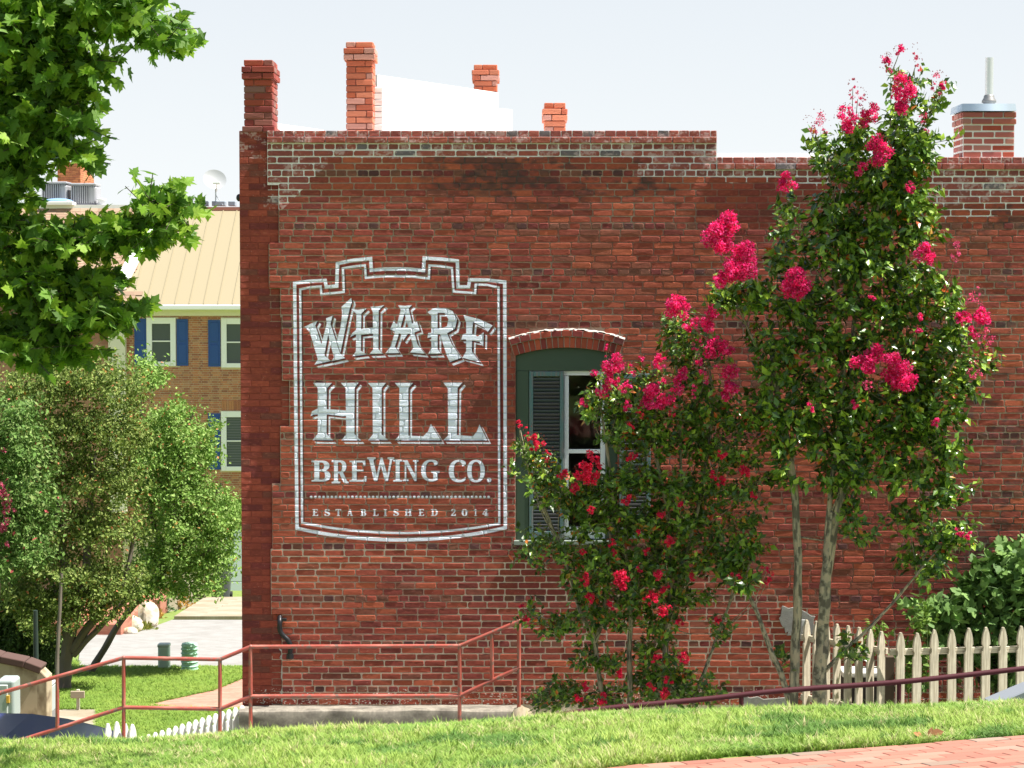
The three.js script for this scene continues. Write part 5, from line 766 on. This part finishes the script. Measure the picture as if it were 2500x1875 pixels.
// things on the flat roof
{
  const RZ = -51.2, y = survey(200, 500, -50.4).y + 0.0;
  const ac = (px0, px1, pyTop, label, z) => {
    const a = survey(px0, 500, z), b = survey(px1, 500, z), t = thing('air_conditioner', label, 'air conditioner', V((a.x + b.x) / 2, y, z - 0.4), 'air conditioners on the far roof'), w = (b.x - a.x) / 2, h = survey(px0, pyTop, z).y - y, m = std([0.28, 0.28, 0.30], 0.5), dk = std([0.10, 0.10, 0.12], 0.6);
    mesh('core', new RoundedBoxGeometry(w * 1.86, h * 0.9, w * 1.86, 3, 0.12).translate(0, h * 0.47, 0), dk, t); mesh('top', new RoundedBoxGeometry(w * 2, h * 0.12, w * 2, 3, 0.05).translate(0, h * 0.94, 0), m, t); mesh('base', new RoundedBoxGeometry(w * 2, h * 0.08, w * 2, 2, 0.03).translate(0, h * 0.05, 0), dk, t);
    for (let i = 0; i < 11; i++) mesh('fin', box(-w + 0.03 + i * 0.075, -w + 0.065 + i * 0.075, h * 0.09, h * 0.88, w * 0.94, w * 0.99), m, t);
    mesh('corner_panel', new RoundedBoxGeometry(w * 0.62, h * 0.8, w * 1.96, 3, 0.1).translate(w * 0.69, h * 0.48, 0.004), m, t);
  };
  ac(101, 165, 443, 'left one of two grey air conditioners, half behind maple leaves', -50.9); ac(172, 236, 447, 'right one of two grey air conditioners beside the orange chimney', -50.9);
  const d = thing('satellite_dish', 'white satellite dish on a thin mast on the far roof', 'satellite dish', V(survey(527, 500, -51).x, y, -51)), h = survey(520, 442, -51).y - y, pale = std([0.66, 0.67, 0.68], 0.5), mast = std([0.40, 0.46, 0.52], 0.5);
  const dish = new THREE.LatheGeometry(Array.from({ length: 9 }, (_, i) => new THREE.Vector2(i / 8 * 0.40 + 0.001, (i / 8) ** 2 * 0.10)), 28); dish.rotateX(Math.PI / 2 - 0.55).rotateY(0.3).translate(-0.03, h, 0.1);
  mesh('dish', dish, new THREE.MeshStandardMaterial({ color: 0x9a9c9e, roughness: 0.5, side: THREE.DoubleSide }), d); mesh('mast', tube(V(0, 0, 0), V(0.0, h - 0.05, 0.05), 0.022), mast, d);
  mesh('arm', tube(V(0.05, h - 0.35, 0.12), V(0.12, h - 0.12, 0.62), 0.014), pale, d); mesh('feed', rbox(-0.02, 0.24, h - 0.14, h - 0.06, 0.55, 0.66, 0.02), pale, d); mesh('strut', tube(V(0.26, 0, 0.1), V(0.01, h * 0.42, 0.05), 0.012), mast, d);
  const b1 = (px0, px1, label) => { const a = survey(px0, 503, -50.9), b = survey(px1, 491, -50.9); tag(mesh('roof_block', rbox(a.x, b.x, y - 0.02, b.y, -51.3, -50.9, 0.02), std([0.26, 0.31, 0.36], 0.8)), label, 'block', 'ballast blocks under the dish'); };
  b1(480, 507, 'left grey ballast block below the satellite dish'); b1(517, 549, 'middle grey ballast block carrying the satellite dish mast'); b1(557, 574, 'right ballast block near the brick corner');
  const sk = thing('skylight', 'low blue glass skylight in front of the air conditioners', 'skylight', V(survey(140, 495, -50.3).x, y, -50.45)), w = 0.55; mesh('kerb', rbox(-w, w, -0.02, 0.10, -0.3, 0.3, 0.02), std([0.75, 0.75, 0.73], 0.7), sk); mesh('dome', new THREE.SphereGeometry(1, 20, 8, 0, 6.2832, 0, Math.PI / 2).scale(w * 0.94, 0.13, 0.27).translate(0, 0.10, 0), phys([0.22, 0.36, 0.60], 0.15), sk);
  tag(mesh('roof_vent', new THREE.LatheGeometry([[0.12, 0], [0.12, 0.16], [0.17, 0.17], [0.17, 0.22], [0, 0.25]].map(([r, q]) => new THREE.Vector2(r, q)), 16).translate(survey(248, 495, -50.8).x, y, -50.8), std([0.45, 0.45, 0.46], 0.6)), 'small grey vent beside the right air conditioner', 'vent');
}
// ---------------------------------------------------------------- things between the house and the lawn
const onFar = (px, py) => { const p = farSpot(px, py); p.y = farPlane(p.z); return p; };
{
  const R = rng(71), brickRed = new THREE.MeshStandardMaterial({ map: tex(128, 128, (x, y) => { const row = Math.floor(y / 12), bx = Math.floor((x + (row % 2) * 16) / 32); return mul(mix3([0.33, 0.11, 0.07], [0.40, 0.17, 0.11], hash(bx, row)), 0.85 + 0.3 * fbm(x / 5, y / 5, 2)); }), roughness: 0.95 });
  const terrace = thing('brick_terrace', 'stepped red brick terrace walls beside the driveway', 'wall');
  for (const [px0, px1, py, h] of [[120, 296, 1553, 0.28], [180, 335, 1534, 0.40], [335, 392, 1502, 0.42]]) { const a = onFar(px0, py), b = onFar(px1, py), t = V(b.x - a.x, 0, 0).length(); mesh('step', rbox(a.x, b.x, a.y - 0.4, a.y + h, a.z - 2.2, a.z, 0.02), brickRed, terrace); }
  { const a = onFar(395, 1496), b = onFar(462, 1478); const g = new THREE.BoxGeometry(0.25, 0.75, Math.hypot(b.x - a.x, b.z - a.z)); g.lookAt(V(b.x - a.x, 0, b.z - a.z)); mesh('cheek_wall', g.translate((a.x + b.x) / 2, (a.y + b.y) / 2 + 0.2, (a.z + b.z) / 2), tanConcrete, terrace); }
  const stone = new THREE.MeshStandardMaterial({ map: tex(128, 128, (x, y) => mix3([0.42, 0.33, 0.20], [0.66, 0.62, 0.54], clamp(fbm(x / 22, y / 22, 4) * 1.8 - 0.4))), roughness: 0.95 });
  const rock = (px, py, w, h, seed, label) => { const p = onFar(px, py), g = new THREE.IcosahedronGeometry(1, 4), q = g.attributes.position; for (let i = 0; i < q.count; i++) { const v = V(q.getX(i), q.getY(i), q.getZ(i)), f = 0.78 + 0.5 * (fbm(v.x * 1.3 + seed, v.y * 1.3 + v.z * 1.7, 4) - 0.1); q.setXYZ(i, v.x * f * w, v.y * f * h, v.z * f * w * 0.8); } g.computeVertexNormals(); tag(mesh('boulder', g.translate(p.x, p.y + h * 0.55, p.z), stone), label, 'boulder', 'boulders beside the driveway'); };
  rock(361, 1533, 0.30, 0.40, 3, 'tall pale boulder beside the driveway edge'); rock(326, 1541, 0.24, 0.24, 8, 'middle-sized pale boulder in front of the tall one'); rock(318, 1550, 0.18, 0.12, 14, 'low flat boulder nearest the brick terrace');
  const tuft = (name, px, py, h, w, cols, label, seed) => { const p = onFar(px, py), RR = rng(seed), F = new Foliage('small', null, RR), t = thing(name, label, 'plant', V(0, 0, 0), 'small plants along the driveway'); for (let i = 0; i < 150; i++) { const d = rv(RR); d.y = Math.abs(d.y); F.leaf(V(p.x + d.x * w * RR(), p.y + d.y * h * (0.3 + 0.6 * RR()), p.z + d.z * w * RR()), d, V(0, 1, 0).add(rv(RR)), 0.10, pick(RR, cols)); } F.build(t, 0, null, leafMat(null, 0.35, 0.7), 'leaf', 'foliage'); };
  tuft('small_shrub', 400, 1496, 0.5, 0.32, [[0.08, 0.15, 0.06], [0.11, 0.2, 0.08]], 'grey green shrub between the boulder and the orange bush', 1); tuft('small_shrub', 446, 1488, 0.58, 0.34, [[0.5, 0.27, 0.06], [0.55, 0.34, 0.10]], 'golden orange shrub along the driveway', 2);
  tuft('small_shrub', 386, 1509, 0.25, 0.2, [[0.5, 0.3, 0.06], [0.45, 0.3, 0.1]], 'tiny orange tuft beside the tall boulder', 3); tuft('small_shrub', 474, 1468, 0.45, 0.35, [[0.10, 0.12, 0.05], [0.16, 0.16, 0.08]], 'dull green shrub nearest the garage', 4); tuft('small_shrub', 352, 1540, 0.22, 0.3, [[0.22, 0.26, 0.05], [0.3, 0.3, 0.06]], 'yellow green tuft at the foot of the tall boulder', 5);
  tuft('small_shrub', 506, 1462, 0.9, 0.6, [[0.07, 0.11, 0.03], [0.09, 0.14, 0.04]], 'leafy green shrub in the shade before the garage', 6);
  // wheeled bin
  { const p = onFar(543, 1462), t = thing('wheeled_bin', 'dark grey wheeled bin standing before the garage door', 'bin', p), m = std([0.075, 0.08, 0.09], 0.55); mesh('body', new THREE.CylinderGeometry(0.36, 0.29, 0.95, 4, 1).rotateY(Math.PI / 4).toNonIndexed().translate(0, 0.52, 0), m, t); mesh('lid', new RoundedBoxGeometry(0.58, 0.07, 0.6, 2, 0.03).rotateX(0.08).translate(0, 1.03, 0), m, t); for (const s of [-1, 1]) mesh('wheel', new THREE.CylinderGeometry(0.1, 0.1, 0.06, 14).rotateZ(Math.PI / 2).translate(s * 0.24, 0.1, -0.22), std([0.02, 0.02, 0.02], 0.8), t); }
  // utility pedestals
  const p1 = onFar(401, 1636), u1 = thing('utility_pedestal', 'plain grey green utility pedestal on the far lawn', 'pedestal', p1), gg = std([0.52, 0.63, 0.57], 0.5), s1 = (EYE_Z - p1.z) / FOCAL;
  mesh('post', new RoundedBoxGeometry(28 * s1, 62 * s1, 28 * s1, 3, 0.05).translate(0, 31 * s1, 0), gg, u1); mesh('cap', new RoundedBoxGeometry(30 * s1, 9 * s1, 30 * s1, 3, 0.03).translate(0, 62 * s1, 0), std([0.5, 0.56, 0.52], 0.5), u1); mesh('foot', new RoundedBoxGeometry(27 * s1, 8 * s1, 27 * s1, 2, 0.02).translate(0, 3 * s1, 0.0).scale(1.08, 1, 1.08), std([0.5, 0.53, 0.5], 0.7), u1);
  const p2 = onFar(463, 1641), u2 = thing('utility_pedestal', 'ribbed green utility pedestal on the far lawn', 'pedestal', p2), gn = std([0.38, 0.60, 0.46], 0.5), s2 = (EYE_Z - p2.z) / FOCAL;
  mesh('post', new THREE.CylinderGeometry(19 * s2, 20 * s2, 68 * s2, 24).translate(0, 34 * s2, 0), gn, u2); mesh('foot', new THREE.CylinderGeometry(23 * s2, 24 * s2, 9 * s2, 24).translate(0, 4 * s2, 0), gn, u2); mesh('cap', new THREE.CylinderGeometry(18 * s2, 20.5 * s2, 6 * s2, 24).translate(0, 69 * s2, 0), gn, u2);
  for (let i = 0; i < 5; i++) mesh('rib', new THREE.TorusGeometry(19.8 * s2, 1.7 * s2, 8, 26).rotateX(Math.PI / 2).translate(0, (16 + i * 10.5) * s2, 0), gn, u2);
  // small cone-like marker
  // retaining wall, cabinet, bin, lamp post, sign
  { const z = -9, P = (px, py) => survey(px, py, z), s = new THREE.Shape(); [[-160, 1560], [0, 1614], [60, 1626], [98, 1640], [113, 1655], [113, 1800], [-160, 1800]].forEach(([a, b], i) => { const q = P(a, b); i ? s.lineTo(q.x, q.y) : s.moveTo(q.x, q.y); });
    const t = thing('retaining_wall', 'stained tan concrete retaining wall sloping down at the left', 'wall'), stain = new THREE.MeshStandardMaterial({ map: tex(256, 256, (x, y) => mix3([0.40, 0.33, 0.22], [0.17, 0.12, 0.07], clamp(fbm(x / 40, y / 70, 4) * 3 - 1.35))), roughness: 0.95 });
    mesh('wall', new THREE.ExtrudeGeometry(s, { depth: 0.3, bevelEnabled: true, bevelSize: 0.02, bevelThickness: 0.02, bevelSegments: 2 }).translate(0, 0, z - 0.3), stain, t);
    const cap = [[-160, 1556], [0, 1609], [60, 1621], [100, 1636]].map(([a, b]) => P(a, b)); cap.forEach((q) => { q.z -= 0.15; }); const cg = []; for (let i = 0; i < cap.length - 1; i++) { const d = cap[i + 1].clone().sub(cap[i]), g = new RoundedBoxGeometry(d.length(), 0.11, 0.40, 2, 0.02); g.applyQuaternion(new THREE.Quaternion().setFromUnitVectors(V(1, 0, 0), d.clone().normalize())); cg.push(g.translate((cap[i].x + cap[i + 1].x) / 2, (cap[i].y + cap[i + 1].y) / 2, z - 0.15)); } for (const g of cg) mesh('coping', g, std([0.085, 0.045, 0.035], 0.9), t);
    const k = (EYE_Z + 8.2) / FOCAL, c = survey(22, 1752, -8.2), cab = thing('utility_cabinet', 'grey green metal utility cabinet with a yellow sticker against the wall', 'cabinet', c), cg2 = std([0.33, 0.38, 0.37], 0.5);
    mesh('body', new RoundedBoxGeometry(44 * k, 100 * k, 0.4, 3, 0.05).translate(0, 50 * k, 0), cg2, cab); mesh('door', new RoundedBoxGeometry(24 * k, 80 * k, 0.05, 2, 0.015).translate(-6 * k, 48 * k, 0.2), std([0.45, 0.49, 0.47], 0.5), cab); mesh('sticker', box(3 * k, 10 * k, 44 * k, 62 * k, 0.2, 0.232), std([0.75, 0.42, 0.05], 0.6), cab); mesh('plinth', rbox(-24 * k, 24 * k, -0.6, 2 * k, -0.24, 0.24, 0.02), concrete, cab);
    const b2 = survey(123, 1735, -9.6), t2 = thing('grey_bin', 'pale grey bin standing behind the end of the retaining wall', 'bin', b2), k2 = (EYE_Z + 9.6) / FOCAL; mesh('body', new RoundedBoxGeometry(20 * k2, 66 * k2, 0.3, 3, 0.03).translate(0, 33 * k2, 0), std([0.38, 0.42, 0.42], 0.6), t2); mesh('lid', new RoundedBoxGeometry(22 * k2, 7 * k2, 0.33, 2, 0.02).translate(0, 69 * k2, 0), std([0.46, 0.5, 0.5], 0.6), t2); mesh('foot', rbox(-9 * k2, 9 * k2, -0.5, 1 * k2, -0.13, 0.13, 0.01), std([0.2, 0.2, 0.2], 0.8), t2);
    const l0 = survey(88, 1640, -10), lp = thing('lamp_post', 'thin dark green pole rising behind the retaining wall', 'pole', V(l0.x, farPlane(-10), -10)); mesh('pole', new THREE.CylinderGeometry(0.035, 0.05, survey(88, 1490, -10).y - farPlane(-10), 12).translate(0, (survey(88, 1490, -10).y - farPlane(-10)) / 2, 0), std([0.02, 0.035, 0.03], 0.5), lp); mesh('base_ring', new THREE.CylinderGeometry(0.08, 0.1, 0.12, 14).translate(0, 0.06, 0), std([0.02, 0.035, 0.03], 0.5), lp);
    const q0 = onFar(140, 1712), sap = thing('young_tree', 'slim bare trunk standing left of the many-stemmed tree', 'tree', V(0, 0, 0)); mesh('trunk', limb([V(q0.x, q0.y - 0.1, q0.z), survey(139, 1640, q0.z), survey(142, 1560, q0.z), survey(146, 1490, q0.z), survey(150, 1400, q0.z)], 0.04, 0.025, 8, 0.08, 2), grey, sap); { const RR = rng(12), F = new Foliage('small', null, RR); foliate(F, [[150, 1400, 40, 40, 14]], q0.z, 0.4, { R: RR, cols: OLIVE, leaves: [8, 12], size: [0.05, 0.08], twig: [0.2, 0.4] }); F.build(sap, 0, null, leafMat(null, 0.35, 0.7), 'leaf', 'crown'); }
    const sp = onFar(191, 1738), k3 = (EYE_Z - sp.z) / FOCAL, sgn = thing('wooden_sign', 'small blank wooden sign on a pale post near the tree trunk', 'sign', sp); mesh('post', rbox(-4 * k3, 4 * k3, -0.1, 56 * k3, -0.02, 0.02, 0.008), std([0.5, 0.46, 0.38], 0.8), sgn); mesh('board', new RoundedBoxGeometry(35 * k3, 18 * k3, 0.03, 2, 0.012).translate(0, 44 * k3, 0.037), std([0.40, 0.33, 0.24], 0.85), sgn); }
  // white board fence stepping down beside the building
  { const t = thing('white_fence', 'low white board fence running down beside the corner of the building', 'fence'), wm = std([0.76, 0.74, 0.70], 0.7), a = survey(590, 1722, 0.12), b = survey(345, 1798, 0.40);
    const run = (p, q, n, h0) => { for (let i = 0; i < n; i++) { const c = p.clone().lerp(q, i / (n - 1)), gy = terrain(c.x, c.z) - 0.05, g = picketGeo(0.088, 1, 0.018); g.scale(1, Math.max(0.3, c.y - gy), 1); const m = mesh('picket', g, wm, t); m.position.set(c.x, gy, c.z); m.rotation.y = 0.9; } };
    run(a, b, 16); run(survey(284, 1762, 0.42), survey(262, 1766, 0.46), 2); run(survey(322, 1768, 0.40), survey(304, 1766, 0.42), 2); 
    const pa = a.clone(), pb = b.clone(); pa.y -= 0.3; pb.y -= 0.3; const m = mesh('fence_rail', tube(pa, pb, 0.03, 6), wm, t); m.position.z -= 0.05; }
  // parked car
  { const Z0 = -3.4, k = (EYE_Z - Z0) / FOCAL, P = (px, py) => survey(px, py, Z0 + 0.9).add(V(0, -0.27, 0)), t = thing('parked_car', 'dark blue car parked at the far left behind the railing', 'car');
    const top = [[-620, 1910], [-600, 1860], [-430, 1840], [-300, 1768], [-150, 1750], [0, 1753], [90, 1765], [170, 1784], [262, 1812], [330, 1845], [480, 1862], [560, 1880], [575, 1930]].map(([a, b]) => P(a, b)), gy = P(0, 1753).y - 1.44;
    const s = new THREE.Shape(); s.moveTo(top[0].x, gy + 0.25); top.forEach((q) => s.lineTo(q.x, q.y)); s.lineTo(top.at(-1).x, gy + 0.25);
    const paintM = phys([0.018, 0.028, 0.13], 0.3, { clearcoat: 0.35, clearcoatRoughness: 0.08, specularIntensity: 0.5 });
    mesh('body', new THREE.ExtrudeGeometry(s, { depth: 1.3, bevelEnabled: true, bevelSize: 0.10, bevelThickness: 0.18, bevelSegments: 6, curveSegments: 4 }).translate(0, -0.09, Z0 - 0.6), paintM, t);
    const gl = new THREE.Shape(); [[-280, 1845], [-230, 1795], [-130, 1778], [0, 1781], [90, 1795], [170, 1830], [180, 1848]].forEach(([a, b], i) => { const q = P(a, b); i ? gl.lineTo(q.x, q.y) : gl.moveTo(q.x, q.y); }); mesh('side_window', new THREE.ExtrudeGeometry(gl, { depth: 0.02, bevelEnabled: false }).translate(0, -0.06, Z0 + 0.872), phys([0.015, 0.017, 0.02], 0.05), t);
    for (const px of [-400, 330]) { const w = part('wheel', t), c = P(px, 1900); mesh('tyre', new THREE.TorusGeometry(0.26, 0.09, 10, 28).translate(c.x, gy + 0.34, Z0 + 0.75), std([0.02, 0.02, 0.02], 0.9), w); mesh('rim', new THREE.CylinderGeometry(0.22, 0.22, 0.1, 20).rotateX(Math.PI / 2).translate(c.x, gy + 0.34, Z0 + 0.76), std([0.5, 0.5, 0.5], 0.4, { metalness: 0.8 }), w); }
    mesh('mirror', new RoundedBoxGeometry(0.2, 0.13, 0.12, 3, 0.05).translate(P(55, 1800).x, P(55, 1796).y, Z0 + 1.0), paintM, t); }
}

// ---------------------------------------------------------------- front lawn and brick path
const lawnY = (x, z) => terrain(x, z);
const hitLawn = (px, py) => { let lo = 5, hi = 16; for (let i = 0; i < 60; i++) { const d = (lo + hi) / 2, q = survey(px, py, EYE_Z - d); if (q.y > lawnY(q.x, q.z)) lo = d; else hi = d; } return survey(px, py, EYE_Z - lo); };
const edge = [[1380, 1900], [1560, 1874], [1800, 1846], [2250, 1822], [2500, 1802], [2620, 1793]].map(([a, b]) => hitLawn(a, b));
const e0 = edge[1], e1 = edge[4], eu = V(e1.x - e0.x, 0, e1.z - e0.z).normalize(), en = V(-eu.z, 0, eu.x); // along the edge; en points towards the camera
if (en.z < 0) en.multiplyScalar(-1);
const edgeDist = (x, z) => { const e = edge; let k = 1; while (k < e.length - 1 && x > e[k].x) k++; return (z - lerp(e[k - 1].z, e[k].z, (x - e[k - 1].x) / (e[k].x - e[k - 1].x))) * 0.9; };
{
  const path = structure(new THREE.Group(), 'red brick path at the lower right beside the lawn'); place(path, 'brick_path');
  const R = rng(61), pav = [], cols = [[0.32, 0.125, 0.085], [0.35, 0.145, 0.10], [0.29, 0.11, 0.075], [0.33, 0.155, 0.11], [0.25, 0.17, 0.125]];
  const PL = 0.205, PW2 = 0.1, sand = new Buf();
  for (let r = 0; r < 22; r++) for (let c = -10; c < 24; c++) {
    const u = c * PL + (r % 2) * PL / 2, w = 0.03 + r * PW2, sk = 0.0;
    const cx = e0.x + eu.x * (u + PL / 2) + en.x * (w + PW2 / 2), cz = e0.z + eu.z * (u + PL / 2) + en.z * (w + PW2 / 2);
    if (edgeDist(cx, cz) < 0.0 || cz > 14.5 || cx > 4.5) continue;
    const ch = R() < 0.13 ? cols[4] : cols[Math.floor(R() * 4)], lift = 0.008 + (R() - 0.5) * 0.004;
    const T = ([x, y, z]) => { const X = cx + eu.x * x - en.x * y, Z = cz + eu.z * x - en.z * y; return [X, lawnY(X, Z) + lift + z, Z]; };
    pav.push({ g: brick(-PL / 2 + 0.003, PL / 2 - 0.003, -PW2 / 2 + 0.003, PW2 / 2 - 0.003, 0.014, 0.05, R, { col: mul(ch, 0.85 + 0.3 * R()), cut: 0.003, bevel: 0.003, rough: 0.35, turn: T }), k: cz + Math.abs(cx - 2.2) * 0.6 });
  }
  pav.sort((a, b) => a.k - b.k); pieces(path, 'paver', pav.map((q) => q.g), looseBrick);
  const lp = V(0, 0, 0).copy(hitLawn(2266, 1812)), dry = new Foliage('lobed', null, rng(1)), dl = thing('dry_leaf', 'curled dry brown leaf lying at the edge of the lawn', 'leaf'); dry.leaf(V(lp.x, lp.y + 0.035, lp.z), V(1, 0.35, 0.2), V(0.1, 0.5, 1), 0.085, [0.42, 0.20, 0.10]); dry.leaf(V(lp.x - 0.03, lp.y + 0.03, lp.z), V(-0.6, 0.3, 0.2), V(0.2, 0.8, 0.6), 0.06, [0.38, 0.17, 0.08]); dry.build(dl, 0, null, leafMat(null, 0.2, 0.9), 'leaf', 'blade');
}
{ // blades of grass
  const R = rng(818), kinds = 3, spots = Array.from({ length: kinds }, () => []);
  const tuft = (seed) => { const q = rng(seed), b = new Buf(); for (let i = 0; i < 13; i++) { const a = q() * 6.283, r = q() * 0.018, x = Math.cos(a) * r, z = Math.sin(a) * r, h = 0.022 + 0.038 * q() * q() + 0.012 * q(), w = 0.0018 + 0.0018 * q(), t = q() * 6.283, lean = 0.3 + q() * 0.9, dx = Math.cos(t) * lean * h, dz = Math.sin(t) * lean * h, ca = Math.cos(t + 1.57) * w, sa = Math.sin(t + 1.57) * w; const m = [x + dx * 0.4, h * 0.62, z + dz * 0.4], e = [x + dx, h, z + dz], c = [1, 1, 1]; b.tri([x - ca, -0.01, z - sa], [x + ca, -0.01, z + sa], [m[0] + ca * 0.8, m[1], m[2] + sa * 0.8], c); b.tri([x - ca, -0.01, z - sa], [m[0] + ca * 0.8, m[1], m[2] + sa * 0.8], [m[0] - ca * 0.8, m[1], m[2] - sa * 0.8], c); b.tri([m[0] - ca * 0.8, m[1], m[2] - sa * 0.8], [m[0] + ca * 0.8, m[1], m[2] + sa * 0.8], e, c); } return b.geo(); };
  for (let i = 0; i < 150000; i++) { const x = -4.4 + 8.8 * R(), z = 7.9 + 4.9 * R(), d = edgeDist(x, z); if (d > 0.015 - 0.06 * R() * R()) continue; if (z < 9.2 && R() < 0.4) continue; spots[Math.floor(R() * kinds)].push([x, z, fbm(x * 1.6, z * 2.2, 3), 0]); }
  const grass = new THREE.Group(), gm = leafMat([1, 1, 1], 0.42, 0.7);
  spots.forEach((list, k) => {
    const im = new THREE.InstancedMesh(tuft(k + 5), gm, list.length), m = new THREE.Matrix4(), qn = new THREE.Quaternion(), c = new THREE.Color();
    list.forEach(([x, z, n], i) => { const s = 0.75 + 0.6 * R(); qn.setFromAxisAngle(V(0, 1, 0), R() * 6.283); m.compose(V(x, lawnY(x, z), z), qn, V(s, s * (0.48 + 0.75 * n) * (R() < 0.03 ? 1.6 : 1), s)); im.setMatrixAt(i, m); const t = R(); const pat = fbm(x * 3.1 + 40, z * 4.5, 3), g = t < 0.05 + 0.22 * smooth(0.52, 0.68, pat) ? [0.52, 0.48, 0.24] : pat < 0.36 ? [0.13, 0.25, 0.045] : mix3([0.19, 0.325, 0.05], [0.43, 0.53, 0.125], clamp(n * 1.3 - 0.25 + (R() - 0.5) * 0.6)); im.setColorAt(i, c.setRGB(...g)); });
    tag(place(im, 'lawn_grass'), 'sunlit blades of lawn grass in the foreground', 'grass', null, 'stuff');
  });
  // shorter, coarser cover on the far lawn
  const a = onFar(600, 1640), list = []; for (let i = 0; i < 60000; i++) { const z = -19.5 + 14 * R(), x = -11 + 8.6 * R(); list.push([x, z]); }
  const im = new THREE.InstancedMesh(tuft(77), gm, list.length), m = new THREE.Matrix4(), qn = new THREE.Quaternion(), c = new THREE.Color();
  let n = 0; const inPoly = (x, z, pts) => { let s = false; for (let i = 0, j = pts.length - 1; i < pts.length; j = i++) if ((pts[i].z > z) !== (pts[j].z > z) && x < (pts[j].x - pts[i].x) * (z - pts[i].z) / (pts[j].z - pts[i].z) + pts[i].x) s = !s; return s; };
  const bare = [[[640, 1632], [190, 1632], [200, 1553], [640, 1516]], [[640, 1655], [590, 1662], [520, 1690], [400, 1716], [360, 1726], [440, 1734], [640, 1738]], [[240, 1736], [40, 1738], [-80, 1790], [230, 1792]]].map((l) => l.map(([p, q]) => farSpot(p, q)));
  for (const [x, z] of list) { if (bare.some((p) => inPoly(x, z, p))) continue; const s = 1.2 + R() * 0.8; qn.setFromAxisAngle(V(0, 1, 0), R() * 6.283); m.compose(V(x, terrain(x, z), z), qn, V(s * 1.6, s, s * 1.6)); im.setMatrixAt(n, m); im.setColorAt(n++, c.setRGB(...mix3([0.18, 0.31, 0.04], [0.30, 0.40, 0.07], clamp(fbm(x, z, 3) + (R() - 0.5) * 0.5)))); }
  im.count = n; tag(place(im, 'far_lawn_grass'), 'bright grass of the lawn beyond the railing', 'grass', null, 'stuff');
}
renderer.render(scene, camera);
